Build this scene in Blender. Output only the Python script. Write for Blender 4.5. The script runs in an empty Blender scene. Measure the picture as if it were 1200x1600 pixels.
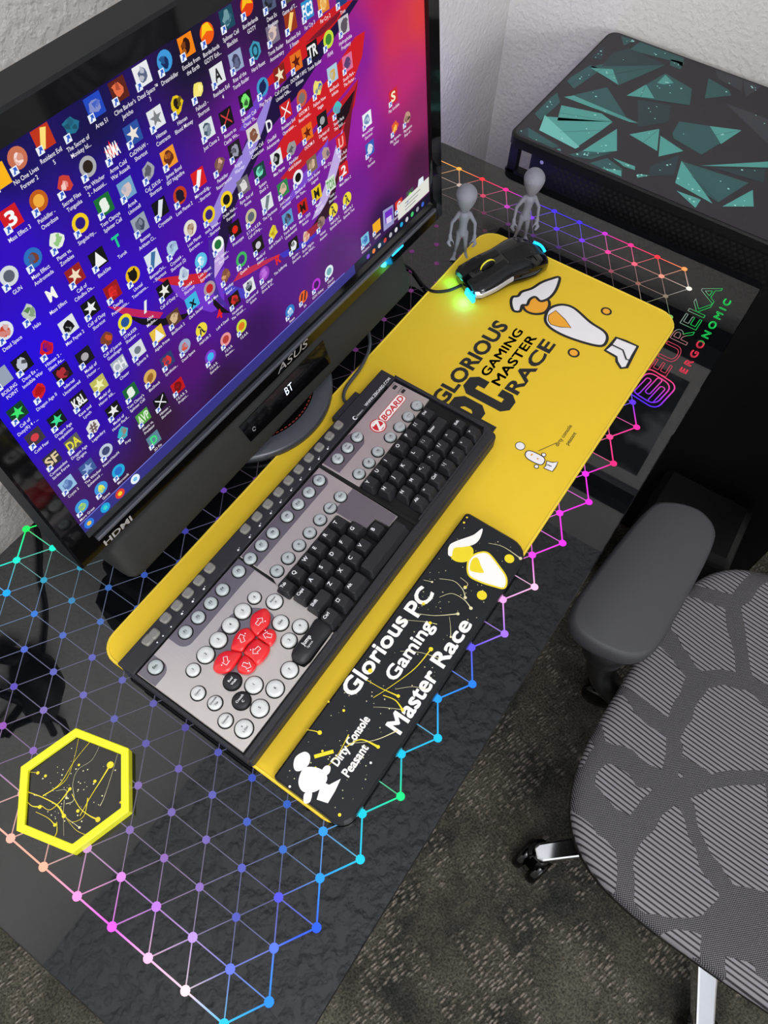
import bpy, bmesh, math, random
from mathutils import Vector, Matrix, noise

# ------------------------------------------------------------------ units
# lengths below are in "u" = 3.8 cm, measured from the back left of the desk top (z=0 is the glass)
U = .038
DZ = .741
scene = bpy.context.scene
col = scene.collection

def W(p):
    return Vector((p[0]*U, p[1]*U, DZ + p[2]*U))

# ------------------------------------------------------------------ camera
CAMP = Vector((-3.44636, -14.40820, 20.02104))
R0 = Vector((0.56250385, -0.82639883, 0.02558118))
R1 = Vector((-0.70673752, -0.49665068, -0.50384538))
R2 = Vector((0.42908214, 0.26533579, -0.86341498))
F = 1204.8955
cam_d = bpy.data.cameras.new('camera')
cam = bpy.data.objects.new('camera', cam_d)
col.objects.link(cam)
m3 = Matrix((R0, -R1, -R2)).transposed()
cam.matrix_world = Matrix.Translation(W(CAMP)) @ m3.to_4x4()
cam_d.sensor_fit = 'VERTICAL'
cam_d.sensor_height = 36
cam_d.lens = F/1600*36
cam_d.clip_start = .02
scene.camera = cam

# ------------------------------------------------------------------ world, lights, exposure
wd = bpy.data.worlds.new('world')
scene.world = wd
wd.use_nodes = True
wd.node_tree.nodes['Background'].inputs[0].default_value = (.8, .85, .9, 1)
wd.node_tree.nodes['Background'].inputs[1].default_value = .3
scene.view_settings.view_transform = 'Standard'
scene.view_settings.look = 'None'
scene.view_settings.exposure = 0
scene.view_settings.gamma = 1
scene.view_settings.use_curve_mapping = False
scene.cycles.max_bounces = 8
try:
    scene.cycles.use_denoising = True
except Exception:
    pass

def area(name, p, size, power, color=(1, 1, 1), target=None, size_y=None):
    l = bpy.data.lights.new(name, 'AREA')
    l.energy = power
    l.color = color
    l.size = size
    if size_y:
        l.shape = 'RECTANGLE'
        l.size_y = size_y
    o = bpy.data.objects.new(name, l)
    col.objects.link(o)
    o.location = W(p)
    if target:
        o.rotation_euler = (W(target) - W(p)).to_track_quat('-Z', 'Y').to_euler()
    return o

def point(name, p, power, color, radius=.01):
    l = bpy.data.lights.new(name, 'POINT')
    l.energy = power
    l.color = color
    l.shadow_soft_size = radius
    o = bpy.data.objects.new(name, l)
    col.objects.link(o)
    o.location = W(p)
    return o

CEIL = 39.0
area('ceiling_light', (-9, -28, CEIL-1.2), .6, 13, (1, .975, .95))
# added fill aimed up, no such lamp known: brightens the ceiling the desk mirrors
area('ceiling_fill', (-18, -34, 14), 1.2, 36, (.95, .98, 1), (-12, -20, CEIL))
# added cool fill from the front left; the wall there has no window
area('front_left_fill', (-30, -66, 16), 1.3, 16, (.88, .94, 1), (0, -6, 10), 1.1)

# ------------------------------------------------------------------ materials
def s2l(c):
    return tuple((x/12.92 if x <= .04045 else ((x+.055)/1.055)**2.4) for x in [v/255 for v in c[:3]])

def mat(name, rgb, rough=.5, metal=0, emit=0, ior=1.5, spec=None, coat=0, bump=None, aniso=None):
    m = bpy.data.materials.new(name)
    m.use_nodes = True
    b = m.node_tree.nodes['Principled BSDF']
    c = s2l(rgb)
    b.inputs['Base Color'].default_value = (*c, 1)
    b.inputs['Roughness'].default_value = rough
    b.inputs['Metallic'].default_value = metal
    b.inputs['IOR'].default_value = ior
    if spec is not None:
        b.inputs['Specular IOR Level'].default_value = spec
    if coat:
        b.inputs['Coat Weight'].default_value = coat
        b.inputs['Coat Roughness'].default_value = .05
    if emit:
        b.inputs['Emission Color'].default_value = (*c, 1)
        b.inputs['Emission Strength'].default_value = emit
    if bump:
        kind, scale, strength, dist = bump
        nt = m.node_tree
        t = nt.nodes.new('ShaderNodeTexCoord')
        n = nt.nodes.new('ShaderNodeTexNoise' if kind == 'noise' else 'ShaderNodeTexWave')
        n.inputs['Scale'].default_value = scale
        if kind == 'noise':
            n.inputs['Detail'].default_value = 3
        nt.links.new(t.outputs['Object'], n.inputs['Vector'])
        bp = nt.nodes.new('ShaderNodeBump')
        bp.inputs['Strength'].default_value = strength
        bp.inputs['Distance'].default_value = dist
        nt.links.new(n.outputs[1 if kind != 'noise' else 0], bp.inputs['Height'])
        nt.links.new(bp.outputs[0], b.inputs['Normal'])
    return m

def glowmat(name, strength=1.0, base=0.0, rough=.25):
    m = bpy.data.materials.new(name)
    m.use_nodes = True
    nt = m.node_tree
    b = nt.nodes['Principled BSDF']
    a = nt.nodes.new('ShaderNodeVertexColor')
    a.layer_name = 'Col'
    b.inputs['Base Color'].default_value = (base, base, base, 1)
    b.inputs['Roughness'].default_value = rough
    b.inputs['Specular IOR Level'].default_value = .08
    nt.links.new(a.outputs[0], b.inputs['Emission Color'])
    b.inputs['Emission Strength'].default_value = strength
    return m

def paintmat(name, rough=.5):
    m = bpy.data.materials.new(name)
    m.use_nodes = True
    nt = m.node_tree
    b = nt.nodes['Principled BSDF']
    a = nt.nodes.new('ShaderNodeVertexColor')
    a.layer_name = 'Col'
    nt.links.new(a.outputs[0], b.inputs['Base Color'])
    b.inputs['Roughness'].default_value = rough
    return m

def nodes(m):
    nt = m.node_tree
    return nt, nt.nodes['Principled BSDF'], nt.nodes.new, nt.links.new

def wall_mat(name, rgb, strength=.5, scale=55, dist=.004):
    m = mat(name, rgb, .85)
    nt, b, N, L = nodes(m)
    t = N('ShaderNodeTexCoord')
    n = N('ShaderNodeTexNoise'); n.inputs['Scale'].default_value = scale; n.inputs['Detail'].default_value = 4
    n.inputs['Roughness'].default_value = .55
    L(t.outputs['Object'], n.inputs['Vector'])
    r = N('ShaderNodeMapRange'); r.inputs['From Min'].default_value = .42; r.inputs['From Max'].default_value = .62
    L(n.outputs[0], r.inputs['Value'])
    bp = N('ShaderNodeBump'); bp.inputs['Strength'].default_value = strength; bp.inputs['Distance'].default_value = dist
    L(r.outputs[0], bp.inputs['Height'])
    L(bp.outputs[0], b.inputs['Normal'])
    return m

def carpet_mat():
    m = mat('carpet', (74, 70, 60), 1)
    nt, b, N, L = nodes(m)
    t = N('ShaderNodeTexCoord')
    mp = N('ShaderNodeMapping'); mp.inputs['Rotation'].default_value = (0, 0, .30)
    L(t.outputs['Object'], mp.inputs['Vector'])
    big = N('ShaderNodeTexNoise'); big.inputs['Scale'].default_value = 9; big.inputs['Detail'].default_value = 5
    big.inputs['Roughness'].default_value = .7
    L(mp.outputs[0], big.inputs['Vector'])
    fine = N('ShaderNodeTexNoise'); fine.inputs['Scale'].default_value = 260; fine.inputs['Detail'].default_value = 2
    L(mp.outputs[0], fine.inputs['Vector'])
    # dashes: short raised loops in rows
    st = N('ShaderNodeMapping'); st.inputs['Scale'].default_value = (60, 170, 1)
    L(mp.outputs[0], st.inputs['Vector'])
    vor = N('ShaderNodeTexVoronoi'); vor.inputs['Scale'].default_value = 1; vor.inputs['Randomness'].default_value = .6
    L(st.outputs[0], vor.inputs['Vector'])
    dash = N('ShaderNodeMapRange'); dash.inputs['From Min'].default_value = .5; dash.inputs['From Max'].default_value = .22
    L(vor.outputs['Distance'], dash.inputs['Value'])
    ms = N('ShaderNodeMapping'); ms.inputs['Scale'].default_value = (14, 8, 1)
    L(mp.outputs[0], ms.inputs['Vector'])
    msk = N('ShaderNodeTexNoise'); msk.inputs['Scale'].default_value = 1.0; msk.inputs['Detail'].default_value = 3
    L(ms.outputs[0], msk.inputs['Vector'])
    mr = N('ShaderNodeMapRange'); mr.inputs['From Min'].default_value = .48; mr.inputs['From Max'].default_value = .55
    L(msk.outputs[0], mr.inputs['Value'])
    mul = N('ShaderNodeMath'); mul.operation = 'MULTIPLY'
    L(dash.outputs[0], mul.inputs[0]); L(mr.outputs[0], mul.inputs[1])
    cr = N('ShaderNodeValToRGB')
    cr.color_ramp.elements[0].position = .36; cr.color_ramp.elements[0].color = (*s2l((44, 46, 40)), 1)
    cr.color_ramp.elements[1].position = .66; cr.color_ramp.elements[1].color = (*s2l((100, 95, 82)), 1)
    L(big.outputs[0], cr.inputs[0])
    fr = N('ShaderNodeMapRange'); fr.inputs['From Min'].default_value = .3; fr.inputs['From Max'].default_value = .7
    fr.inputs['To Min'].default_value = .35; fr.inputs['To Max'].default_value = 1.45
    L(fine.outputs[0], fr.inputs['Value'])
    mx = N('ShaderNodeMix'); mx.data_type = 'RGBA'; mx.blend_type = 'MIX'
    L(mul.outputs[0], mx.inputs['Factor'])
    L(cr.outputs[0], mx.inputs['A']); mx.inputs['B'].default_value = (*s2l((150, 140, 128)), 1)
    m2 = N('ShaderNodeVectorMath'); m2.operation = 'SCALE'
    L(mx.outputs['Result'], m2.inputs[0]); L(fr.outputs[0], m2.inputs['Scale'])
    L(m2.outputs[0], b.inputs['Base Color'])
    ad = N('ShaderNodeMath'); ad.operation = 'ADD'
    L(mul.outputs[0], ad.inputs[0]); L(fine.outputs[0], ad.inputs[1])
    bp = N('ShaderNodeBump'); bp.inputs['Strength'].default_value = .9; bp.inputs['Distance'].default_value = .004
    L(ad.outputs[0], bp.inputs['Height']); L(bp.outputs[0], b.inputs['Normal'])
    return m

def seat_mat():
    # woven mesh: fine stripes, crossed by darker dotted veins
    m = mat('chair_mesh', (90, 88, 92), .75)
    nt, b, N, L = nodes(m)
    t = N('ShaderNodeTexCoord')
    # warp for veins
    wn = N('ShaderNodeTexNoise'); wn.inputs['Scale'].default_value = 7
    L(t.outputs['Object'], wn.inputs['Vector'])
    sc = N('ShaderNodeVectorMath'); sc.operation = 'SCALE'; sc.inputs['Scale'].default_value = .06
    L(wn.outputs['Color'], sc.inputs[0])
    ad = N('ShaderNodeVectorMath'); ad.operation = 'ADD'
    L(t.outputs['Object'], ad.inputs[0]); L(sc.outputs[0], ad.inputs[1])
    fl = N('ShaderNodeMapping'); fl.inputs['Scale'].default_value = (1, 1, 0.02)
    L(ad.outputs[0], fl.inputs['Vector'])
    v = N('ShaderNodeTexVoronoi'); v.feature = 'DISTANCE_TO_EDGE'; v.inputs['Scale'].default_value = 8.5
    L(fl.outputs[0], v.inputs['Vector'])
    wn2 = N('ShaderNodeTexNoise'); wn2.inputs['Scale'].default_value = 16
    L(t.outputs['Object'], wn2.inputs['Vector'])
    th = N('ShaderNodeMath'); th.operation = 'MULTIPLY'; th.inputs[1].default_value = .21
    L(wn2.outputs[0], th.inputs[0])
    vein = N('ShaderNodeMath'); vein.operation = 'LESS_THAN'
    L(v.outputs['Distance'], vein.inputs[0]); L(th.outputs[0], vein.inputs[1])
    # stripes
    m1 = N('ShaderNodeMapping'); m1.inputs['Rotation'].default_value = (0, 0, .03)
    L(t.outputs['Object'], m1.inputs['Vector'])
    sx = N('ShaderNodeSeparateXYZ'); L(m1.outputs[0], sx.inputs[0])
    def sinw(out, k):
        a = N('ShaderNodeMath'); a.operation = 'MULTIPLY'; a.inputs[1].default_value = k; L(out, a.inputs[0])
        s = N('ShaderNodeMath'); s.operation = 'SINE'; L(a.outputs[0], s.inputs[0])
        return s.outputs[0]
    s0 = sinw(sx.outputs['X'], 1050)
    s1 = sinw(sx.outputs['X'], 2100)
    s2 = sinw(sx.outputs['Y'], 2100)
    r1 = N('ShaderNodeMapRange'); r1.inputs['From Min'].default_value = -.75; r1.inputs['From Max'].default_value = -.1; r1.inputs['To Max'].default_value = .8
    L(s0, r1.inputs['Value'])
    mm = N('ShaderNodeMath'); mm.operation = 'MULTIPLY'; L(s1, mm.inputs[0]); L(s2, mm.inputs[1])
    r2 = N('ShaderNodeMapRange'); r2.inputs['From Min'].default_value = -.1; r2.inputs['From Max'].default_value = .9
    L(mm.outputs[0], r2.inputs['Value'])
    mx = N('ShaderNodeMix'); mx.data_type = 'FLOAT'
    L(vein.outputs[0], mx.inputs['Factor']); L(r1.outputs[0], mx.inputs['A']); L(r2.outputs[0], mx.inputs['B'])
    cm = N('ShaderNodeMix'); cm.data_type = 'RGBA'
    L(mx.outputs[0], cm.inputs['Factor'])
    cm.inputs['A'].default_value = (*s2l((34, 33, 36)), 1)
    cm.inputs['B'].default_value = (*s2l((148, 144, 150)), 1)
    L(cm.outputs['Result'], b.inputs['Base Color'])
    bp = N('ShaderNodeBump'); bp.inputs['Strength'].default_value = .5; bp.inputs['Distance'].default_value = .001
    L(mx.outputs[0], bp.inputs['Height']); L(bp.outputs[0], b.inputs['Normal'])
    return m

def brushed(name, rgb, rough=.38):
    m = mat(name, rgb, rough, .85)
    nt, b, N, L = nodes(m)
    t = N('ShaderNodeTexCoord')
    mp = N('ShaderNodeMapping'); mp.inputs['Scale'].default_value = (900, 12, 12)
    L(t.outputs['Object'], mp.inputs['Vector'])
    n = N('ShaderNodeTexNoise'); n.inputs['Scale'].default_value = 1; n.inputs['Detail'].default_value = 2
    L(mp.outputs[0], n.inputs['Vector'])
    r = N('ShaderNodeMapRange'); r.inputs['To Min'].default_value = rough-.08; r.inputs['To Max'].default_value = rough+.14
    L(n.outputs[0], r.inputs['Value']); L(r.outputs[0], b.inputs['Roughness'])
    bp = N('ShaderNodeBump'); bp.inputs['Strength'].default_value = .12; bp.inputs['Distance'].default_value = .0004
    L(n.outputs[0], bp.inputs['Height']); L(bp.outputs[0], b.inputs['Normal'])
    return m

def fabric(name, rgb, scale=1500):
    m = mat(name, rgb, .7)
    nt, b, N, L = nodes(m)
    t = N('ShaderNodeTexCoord')
    w = N('ShaderNodeTexWave'); w.inputs['Scale'].default_value = scale/10
    w.bands_direction = 'DIAGONAL'
    L(t.outputs['Object'], w.inputs['Vector'])
    bp = N('ShaderNodeBump'); bp.inputs['Strength'].default_value = .5; bp.inputs['Distance'].default_value = .0006
    L(w.outputs[1], bp.inputs['Height']); L(bp.outputs[0], b.inputs['Normal'])
    return m

M = dict(
    wall=wall_mat('wall_paint', (236, 232, 227), .3, 95),
    ceil=wall_mat('ceiling_paint', (222, 224, 229), 1.0, 24, .011),
    carpet=carpet_mat(),
    glass=mat('black_glass', (9, 10, 13), .02, ior=1.55),
    black=mat('black_plastic', (20, 20, 21), .45, spec=.25),
    shellblack=mat('matte_black_shell', (26, 26, 28), .6, spec=.12),
    blacksoft=mat('soft_black_rubber', (62, 62, 67), .6, bump=('noise', 1500, .15, .0003)),
    gloss=mat('gloss_black', (6, 6, 7), .06),
    deep=mat('deep_black', (5, 5, 5), .9),
    darkmetal=mat('dark_metal', (20, 20, 22), .35, .3),
    yellow=mat('yellow_cloth', (226, 190, 36), .75, bump=('noise', 2500, .2, .0003)),
    yedge=mat('yellow_stitch', (236, 204, 60), .8, bump=('noise', 3000, .5, .0005)),
    ink=mat('black_ink', (22, 22, 24), .7),
    wink=mat('white_ink', (232, 228, 230), .7),
    oink=mat('orange_ink', (238, 166, 42), .7),
    keyb=mat('key_black', (34, 34, 37), .42, spec=.3),
    case=mat('case_black', (40, 40, 45), .5, spec=.3),
    legend=mat('legend_white', (225, 225, 228), .5),
    legendk=mat('legend_grey', (40, 44, 48), .5),
    silver=brushed('brushed_silver', (202, 196, 192)),
    silverd=brushed('brushed_dark_silver', (128, 122, 130)),
    rnd=mat('round_key_silver', (170, 177, 178), .35, coat=.2),
    rndw=mat('round_key_white', (200, 202, 200), .3, coat=.2),
    red=mat('red_key', (214, 22, 30), .3, coat=.4),
    smoke=mat('smoky_clear_plastic', (120, 118, 112), .25, coat=.3),
    logored=mat('logo_red', (196, 30, 40), .4),
    white=mat('white_paint', (236, 233, 228), .6),
    grey=mat('grey_print', (128, 128, 140), .65, bump=('wave', 900, .25, .0004)),
    chrome=mat('chrome', (230, 230, 232), .08, 1),
    epoxy=mat('black_epoxy', (28, 29, 33), .28, spec=.3),
    yp=mat('splash_yellow', (228, 206, 30), .35),
    yframe=mat('lime_yellow_plastic', (228, 226, 28), .35),
    creamline=mat('splash_cream', (214, 208, 160), .4),
    seat=seat_mat(),
    fab=fabric('speaker_fabric', (27, 28, 26), 4000),
    ring=mat('stand_grey', (74, 76, 84), .3, .2),
    redline=mat('red_stitch', (130, 44, 40), .5),
    cyan=mat('cyan_led', (20, 190, 255), .3, emit=1.6),
    bt=mat('display_segments', (225, 235, 255), .3, emit=1.3),
    yled=mat('yellow_paint', (236, 226, 40), .35),
    steel=mat('satin_silver', (190, 188, 190), .35, .5),
    print_=paintmat('printed_colours', .55),
    glow=glowmat('screen_light', 1.0, .003, .3),
    led=glowmat('etched_led_light', 1.0, .01, .2),
    violet=mat('violet_led', (120, 90, 255), .4, emit=3),
)

# ------------------------------------------------------------------ mesh builder
ORG = {}
class MB:
    def __init__(s):
        s.v = []; s.f = []; s.m = []; s.c = []; s.sm = []
        s.T = Matrix.Identity(4)
    def add(s, vs, fs, mi=0, color=None, smooth=False, vcols=None):
        b = len(s.v)
        for p in vs:
            s.v.append(s.T @ Vector(p))
        for f in fs:
            s.f.append([b+i for i in f]); s.m.append(mi); s.sm.append(smooth)
            s.c.append([vcols[i] for i in f] if vcols else color)
    def box(s, a, b, mi=0):
        x0, y0, z0 = a; x1, y1, z1 = b
        s.add([(x0,y0,z0),(x1,y0,z0),(x1,y1,z0),(x0,y1,z0),(x0,y0,z1),(x1,y0,z1),(x1,y1,z1),(x0,y1,z1)],
              [(3,2,1,0),(4,5,6,7),(0,1,5,4),(1,2,6,5),(2,3,7,6),(3,0,4,7)], mi)
    def prism(s, poly, z0, z1, mi=0, inset=0, mt=None):
        n = len(poly)
        if area2(poly) < 0: poly = poly[::-1]
        vs = [(x, y, z0) for x, y in poly]
        fs = [tuple(range(n))[::-1]]
        if inset:
            ip = offset(poly, inset)
            vs += [(x, y, z1-inset) for x, y in poly] + [(x, y, z1) for x, y in ip]
            for r in (0, n):
                for i in range(n):
                    j = (i+1) % n
                    fs.append((r+i, r+j, r+n+j, r+n+i))
            top = tuple(range(2*n, 3*n))
        else:
            vs += [(x, y, z1) for x, y in poly]
            for i in range(n):
                j = (i+1) % n
                fs.append((i, j, n+j, n+i))
            top = tuple(range(n, 2*n))
        s.add(vs, fs, mi)
        s.add([vs[i] for i in top], [tuple(range(len(top)))], mi if mt is None else mt)
    def tube(s, path, r, mi=0, seg=10, caps=True):
        pts = [Vector(p) for p in path]
        rs = r if isinstance(r, (list, tuple)) else [r]*len(pts)
        vs = []; fs = []
        t0 = (pts[1]-pts[0]).normalized()
        up = Vector((0, 0, 1)) if abs(t0.z) < .9 else Vector((1, 0, 0))
        a = t0.cross(up).normalized()
        for i, p in enumerate(pts):
            if i == 0: t = t0
            elif i == len(pts)-1: t = (pts[i]-pts[i-1]).normalized()
            else: t = ((pts[i+1]-pts[i]).normalized() + (pts[i]-pts[i-1]).normalized()).normalized()
            a = (a - t*a.dot(t)).normalized(); b = t.cross(a)
            for k in range(seg):
                th = 2*math.pi*k/seg
                vs.append(p + (a*math.cos(th) + b*math.sin(th))*rs[i])
        for i in range(len(pts)-1):
            for k in range(seg):
                j = (k+1) % seg
                fs.append((i*seg+k, i*seg+j, (i+1)*seg+j, (i+1)*seg+k))
        if caps:
            fs.append(tuple(range(seg))[::-1]); fs.append(tuple(range((len(pts)-1)*seg, len(pts)*seg)))
        s.add(vs, fs, mi, smooth=True)
    def lathe(s, prof, c=(0, 0, 0), mi=0, seg=32, axis='z', smooth=True, wrap=True):
        vs = []; fs = []
        for r, z in prof:
            for k in range(seg):
                th = 2*math.pi*k/seg
                x, y = r*math.cos(th), r*math.sin(th)
                if axis == 'z': p = (x, y, z)
                elif axis == 'y': p = (x, z, -y)
                else: p = (z, x, y)
                vs.append((c[0]+p[0], c[1]+p[1], c[2]+p[2]))
        for i in range(len(prof)-1):
            for k in range(seg):
                j = (k+1) % seg
                fs.append((i*seg+k, i*seg+j, (i+1)*seg+j, (i+1)*seg+k))
        fs.append(tuple(range(seg))[::-1]); fs.append(tuple(range((len(prof)-1)*seg, len(prof)*seg)))
        s.add(vs, fs, mi, smooth=smooth)
    def loft(s, rings, mi=0, smooth=True, caps=True):
        n = len(rings[0]); vs = [p for r in rings for p in r]; fs = []
        for i in range(len(rings)-1):
            for k in range(n):
                j = (k+1) % n
                fs.append((i*n+k, i*n+j, (i+1)*n+j, (i+1)*n+k))
        if caps:
            fs.append(tuple(range(n))[::-1]); fs.append(tuple(range((len(rings)-1)*n, len(rings)*n)))
        s.add(vs, fs, mi, smooth=smooth)
    def build(s, name, mats, parent=None, org=None, bevel=None, seg=2, fixn=False):
        if org is None:
            if parent is not None: org = ORG[parent.name]
            else:
                xs = [v.x for v in s.v]; ys = [v.y for v in s.v]; zs = [v.z for v in s.v]
                org = Vector(((min(xs)+max(xs))/2, (min(ys)+max(ys))/2, min(zs)))
        org = Vector(org)
        me = bpy.data.meshes.new(name)
        me.from_pydata([((v-org)*U)[:] for v in s.v], [], s.f)
        if not isinstance(mats, (list, tuple)): mats = [mats]
        for m in mats: me.materials.append(m)
        for i, p in enumerate(me.polygons):
            p.material_index = s.m[i]; p.use_smooth = s.sm[i]
        if any(c is not None for c in s.c):
            at = me.color_attributes.new('Col', 'FLOAT_COLOR', 'CORNER')
            k = 0
            for i, p in enumerate(me.polygons):
                c = s.c[i]
                for q in range(p.loop_total):
                    cc = (0, 0, 0) if c is None else (c[q] if isinstance(c, list) else c)
                    at.data[k].color = (cc[0], cc[1], cc[2], 1); k += 1
        if fixn:
            bm = bmesh.new(); bm.from_mesh(me); bmesh.ops.recalc_face_normals(bm, faces=bm.faces); bm.to_mesh(me); bm.free()
        o = bpy.data.objects.new(name, me)
        col.objects.link(o)
        if parent is not None:
            o.parent = parent
            o.location = (org - ORG[parent.name])*U
        else:
            o.location = W(org)
        ORG[o.name] = org
        if bevel:
            b = o.modifiers.new('bevel', 'BEVEL'); b.width = bevel*U; b.segments = seg; b.limit_method = 'ANGLE'
            b.angle_limit = math.radians(35)
        return o

def area2(p):
    return sum(p[i-1][0]*p[i][1]-p[i][0]*p[i-1][1] for i in range(len(p)))
def offset(poly, d):      # inset a ccw polygon
    n = len(poly); out = []
    for i in range(n):
        a, b, c = Vector(poly[i-1]), Vector(poly[i]), Vector(poly[(i+1) % n])
        e1 = (b-a).normalized(); e2 = (c-b).normalized()
        n1 = Vector((-e1.y, e1.x)); n2 = Vector((-e2.y, e2.x))
        q = n1+n2
        if q.length < 1e-6: q = n1
        q.normalize()
        out.append(tuple(b + q*(d/max(.35, q.dot(n1)))))
    return out
def rrect(x0, y0, x1, y1, r, n=6):
    if not isinstance(r, (list, tuple)): r = [r]*4   # order: x0y0, x1y0, x1y1, x0y1
    out = []
    for (cx, cy, sx, sy, a0), q in zip(((x0,y0,1,1,180),(x1,y0,-1,1,270),(x1,y1,-1,-1,0),(x0,y1,1,-1,90)), r):
        for i in range(n+1):
            a = math.radians(a0+90*i/n)
            out.append((cx+sx*q+q*math.cos(a), cy+sy*q+q*math.sin(a)))
    return out
def smooth(pts, closed=False, n=6):
    P = [tuple(p) for p in pts]; N = len(P); out = []
    rng = range(N) if closed else range(N-1)
    for i in rng:
        if closed: a, b, c, d = P[i-1], P[i], P[(i+1) % N], P[(i+2) % N]
        else: a, b, c, d = P[max(0, i-1)], P[i], P[i+1], P[min(N-1, i+2)]
        for k in range(n):
            t = k/n
            out.append(tuple(.5*((2*b[j])+(-a[j]+c[j])*t+(2*a[j]-5*b[j]+4*c[j]-d[j])*t*t+(-a[j]+3*b[j]-3*c[j]+d[j])*t**3) for j in range(len(b))))
    if not closed: out.append(P[-1])
    return out

# planes: turn a pixel of the 1200x1600 frame into a place on a surface
class Plane:
    def __init__(s, o, ex=(1, 0, 0), ey=(0, 1, 0)):
        s.o = Vector(o); s.ex = Vector(ex).normalized(); s.ey = Vector(ey)
        s.ey = (s.ey - s.ex*s.ey.dot(s.ex)).normalized(); s.n = s.ex.cross(s.ey)
    def px(s, u, v, off=0):
        d = R0*((u-600)/F) + R1*((v-800)/F) + R2
        o = s.o + s.n*off
        k = (o-CAMP).dot(s.n)/d.dot(s.n)
        q = CAMP + d*k - o
        return (q.dot(s.ex), q.dot(s.ey))
    def pt(s, a, b, off=0):
        return s.o + s.ex*a + s.ey*b + s.n*off
    def poly(s, mb, pts, off=0, mi=0, color=None):
        if len(pts) < 3: return
        if area2(pts) < 0: pts = pts[::-1]
        mb.add([s.pt(a, b, off) for a, b in pts], [tuple(range(len(pts)))], mi, color)
    def disc(s, mb, a, b, r, off=0, mi=0, color=None, n=20, ry=None, rot=0):
        ry = ry or r
        s.poly(mb, [(a+r*math.cos(t)*math.cos(rot)-ry*math.sin(t)*math.sin(rot), b+r*math.cos(t)*math.sin(rot)+ry*math.sin(t)*math.cos(rot)) for t in [2*math.pi*k/n for k in range(n)]], off, mi, color)
    def stroke(s, mb, pts, w, off=0, mi=0, color=None, closed=False, cols=None):
        ws = w if isinstance(w, (list, tuple)) else [w]*len(pts)
        n = len(pts)
        L_ = []; R_ = []
        for i in range(n):
            p = Vector(pts[i]); a = Vector(pts[i-1]) if (i or closed) else p; c = Vector(pts[(i+1) % n]) if (i < n-1 or closed) else p
            t = (c-a)
            if t.length < 1e-9: t = Vector((1, 0))
            t.normalize(); q = Vector((-t.y, t.x))*ws[i]/2
            L_.append(p+q); R_.append(p-q)
        for i in range(n if closed else n-1):
            j = (i+1) % n
            c = color
            vc = None
            if cols: vc = [cols[i], cols[j], cols[j], cols[i]]
            mb.add([s.pt(*R_[i], off), s.pt(*R_[j], off), s.pt(*L_[j], off), s.pt(*L_[i], off)], [(0, 1, 2, 3)], mi, c, vcols=vc)
    def text(s, mb, txt, a, b, h, width=None, off=0, mi=0, color=None, bold=0, align='l', vsc=1, shear=0, sp=1):
        vs, fs, (x0, x1) = textgeo(txt, bold, shear, sp)
        if not vs: return 0
        k = h/.70
        kx = k if width is None else width/max(1e-6, x1-x0)
        if align == 'c': ox = a-(x0+x1)/2*kx
        elif align == 'r': ox = a-x1*kx
        else: ox = a-x0*kx
        mb.add([s.pt(ox+x*kx, b+y*k, off) for x, y in vs], fs, mi, color)
        return (x1-x0)*kx

TG = {}
def textgeo(txt, bold=0, shear=0, sp=1):
    key = (txt, bold, shear, sp)
    if key not in TG:
        c = bpy.data.curves.new('t', 'FONT'); c.body = txt; c.size = 1; c.offset = bold; c.shear = shear; c.space_character = sp
        c.resolution_u = 3; c.fill_mode = 'FRONT'
        o = bpy.data.objects.new('t', c)
        me = bpy.data.meshes.new_from_object(o)
        vs = [(v.co.x, v.co.y) for v in me.vertices]; fs = [tuple(p.vertices) for p in me.polygons]
        bpy.data.objects.remove(o); bpy.data.curves.remove(c); bpy.data.meshes.remove(me)
        xs = [v[0] for v in vs] or [0]
        TG[key] = (vs, fs, (min(xs), max(xs)))
    return TG[key]

def tag(o, label=None, cat=None, group=None, kind=None):
    if label: o['label'] = label
    if cat: o['category'] = cat
    if group: o['group'] = group
    if kind: o['kind'] = kind
    return o
def thing(name, org, label, cat, group=None):
    o = bpy.data.objects.new(name, None); o.empty_display_size = .02
    col.objects.link(o); o.location = W(org); ORG[o.name] = Vector(org)
    return tag(o, label, cat, group)

# ------------------------------------------------------------------ room shell
FL = -19.5
WR = 33.4      # right wall
WB = 2.7       # wall behind the desk
X0, Y0 = -62.0, -86.0
def slab(name, a, b, m):
    q = MB(); q.box(a, b); return tag(q.build(name, m), kind='structure')
slab('floor', (X0, Y0, FL-1), (WR, WB, FL), M['carpet'])
slab('ceiling', (X0, Y0, CEIL), (WR, WB, CEIL+1), M['ceil'])
slab('wall_back', (X0-1, WB, FL-1), (WR+1, WB+1, CEIL+1), M['wall'])
slab('wall_right', (WR, Y0, FL-1), (WR+1, WB, CEIL+1), M['wall'])
slab('wall_front', (X0-1, Y0-1, FL-1), (WR+1, Y0, CEIL+1), M['wall'])
slab('wall_left', (X0-1, Y0, FL-1), (X0, WB, CEIL+1), M['wall'])
slab('baseboard_back', (X0, WB-.35, FL), (WR, WB, FL+2), M['white'])
slab('baseboard_right', (WR-.35, Y0, FL), (WR, WB-.35, FL+2), M['white'])

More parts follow.
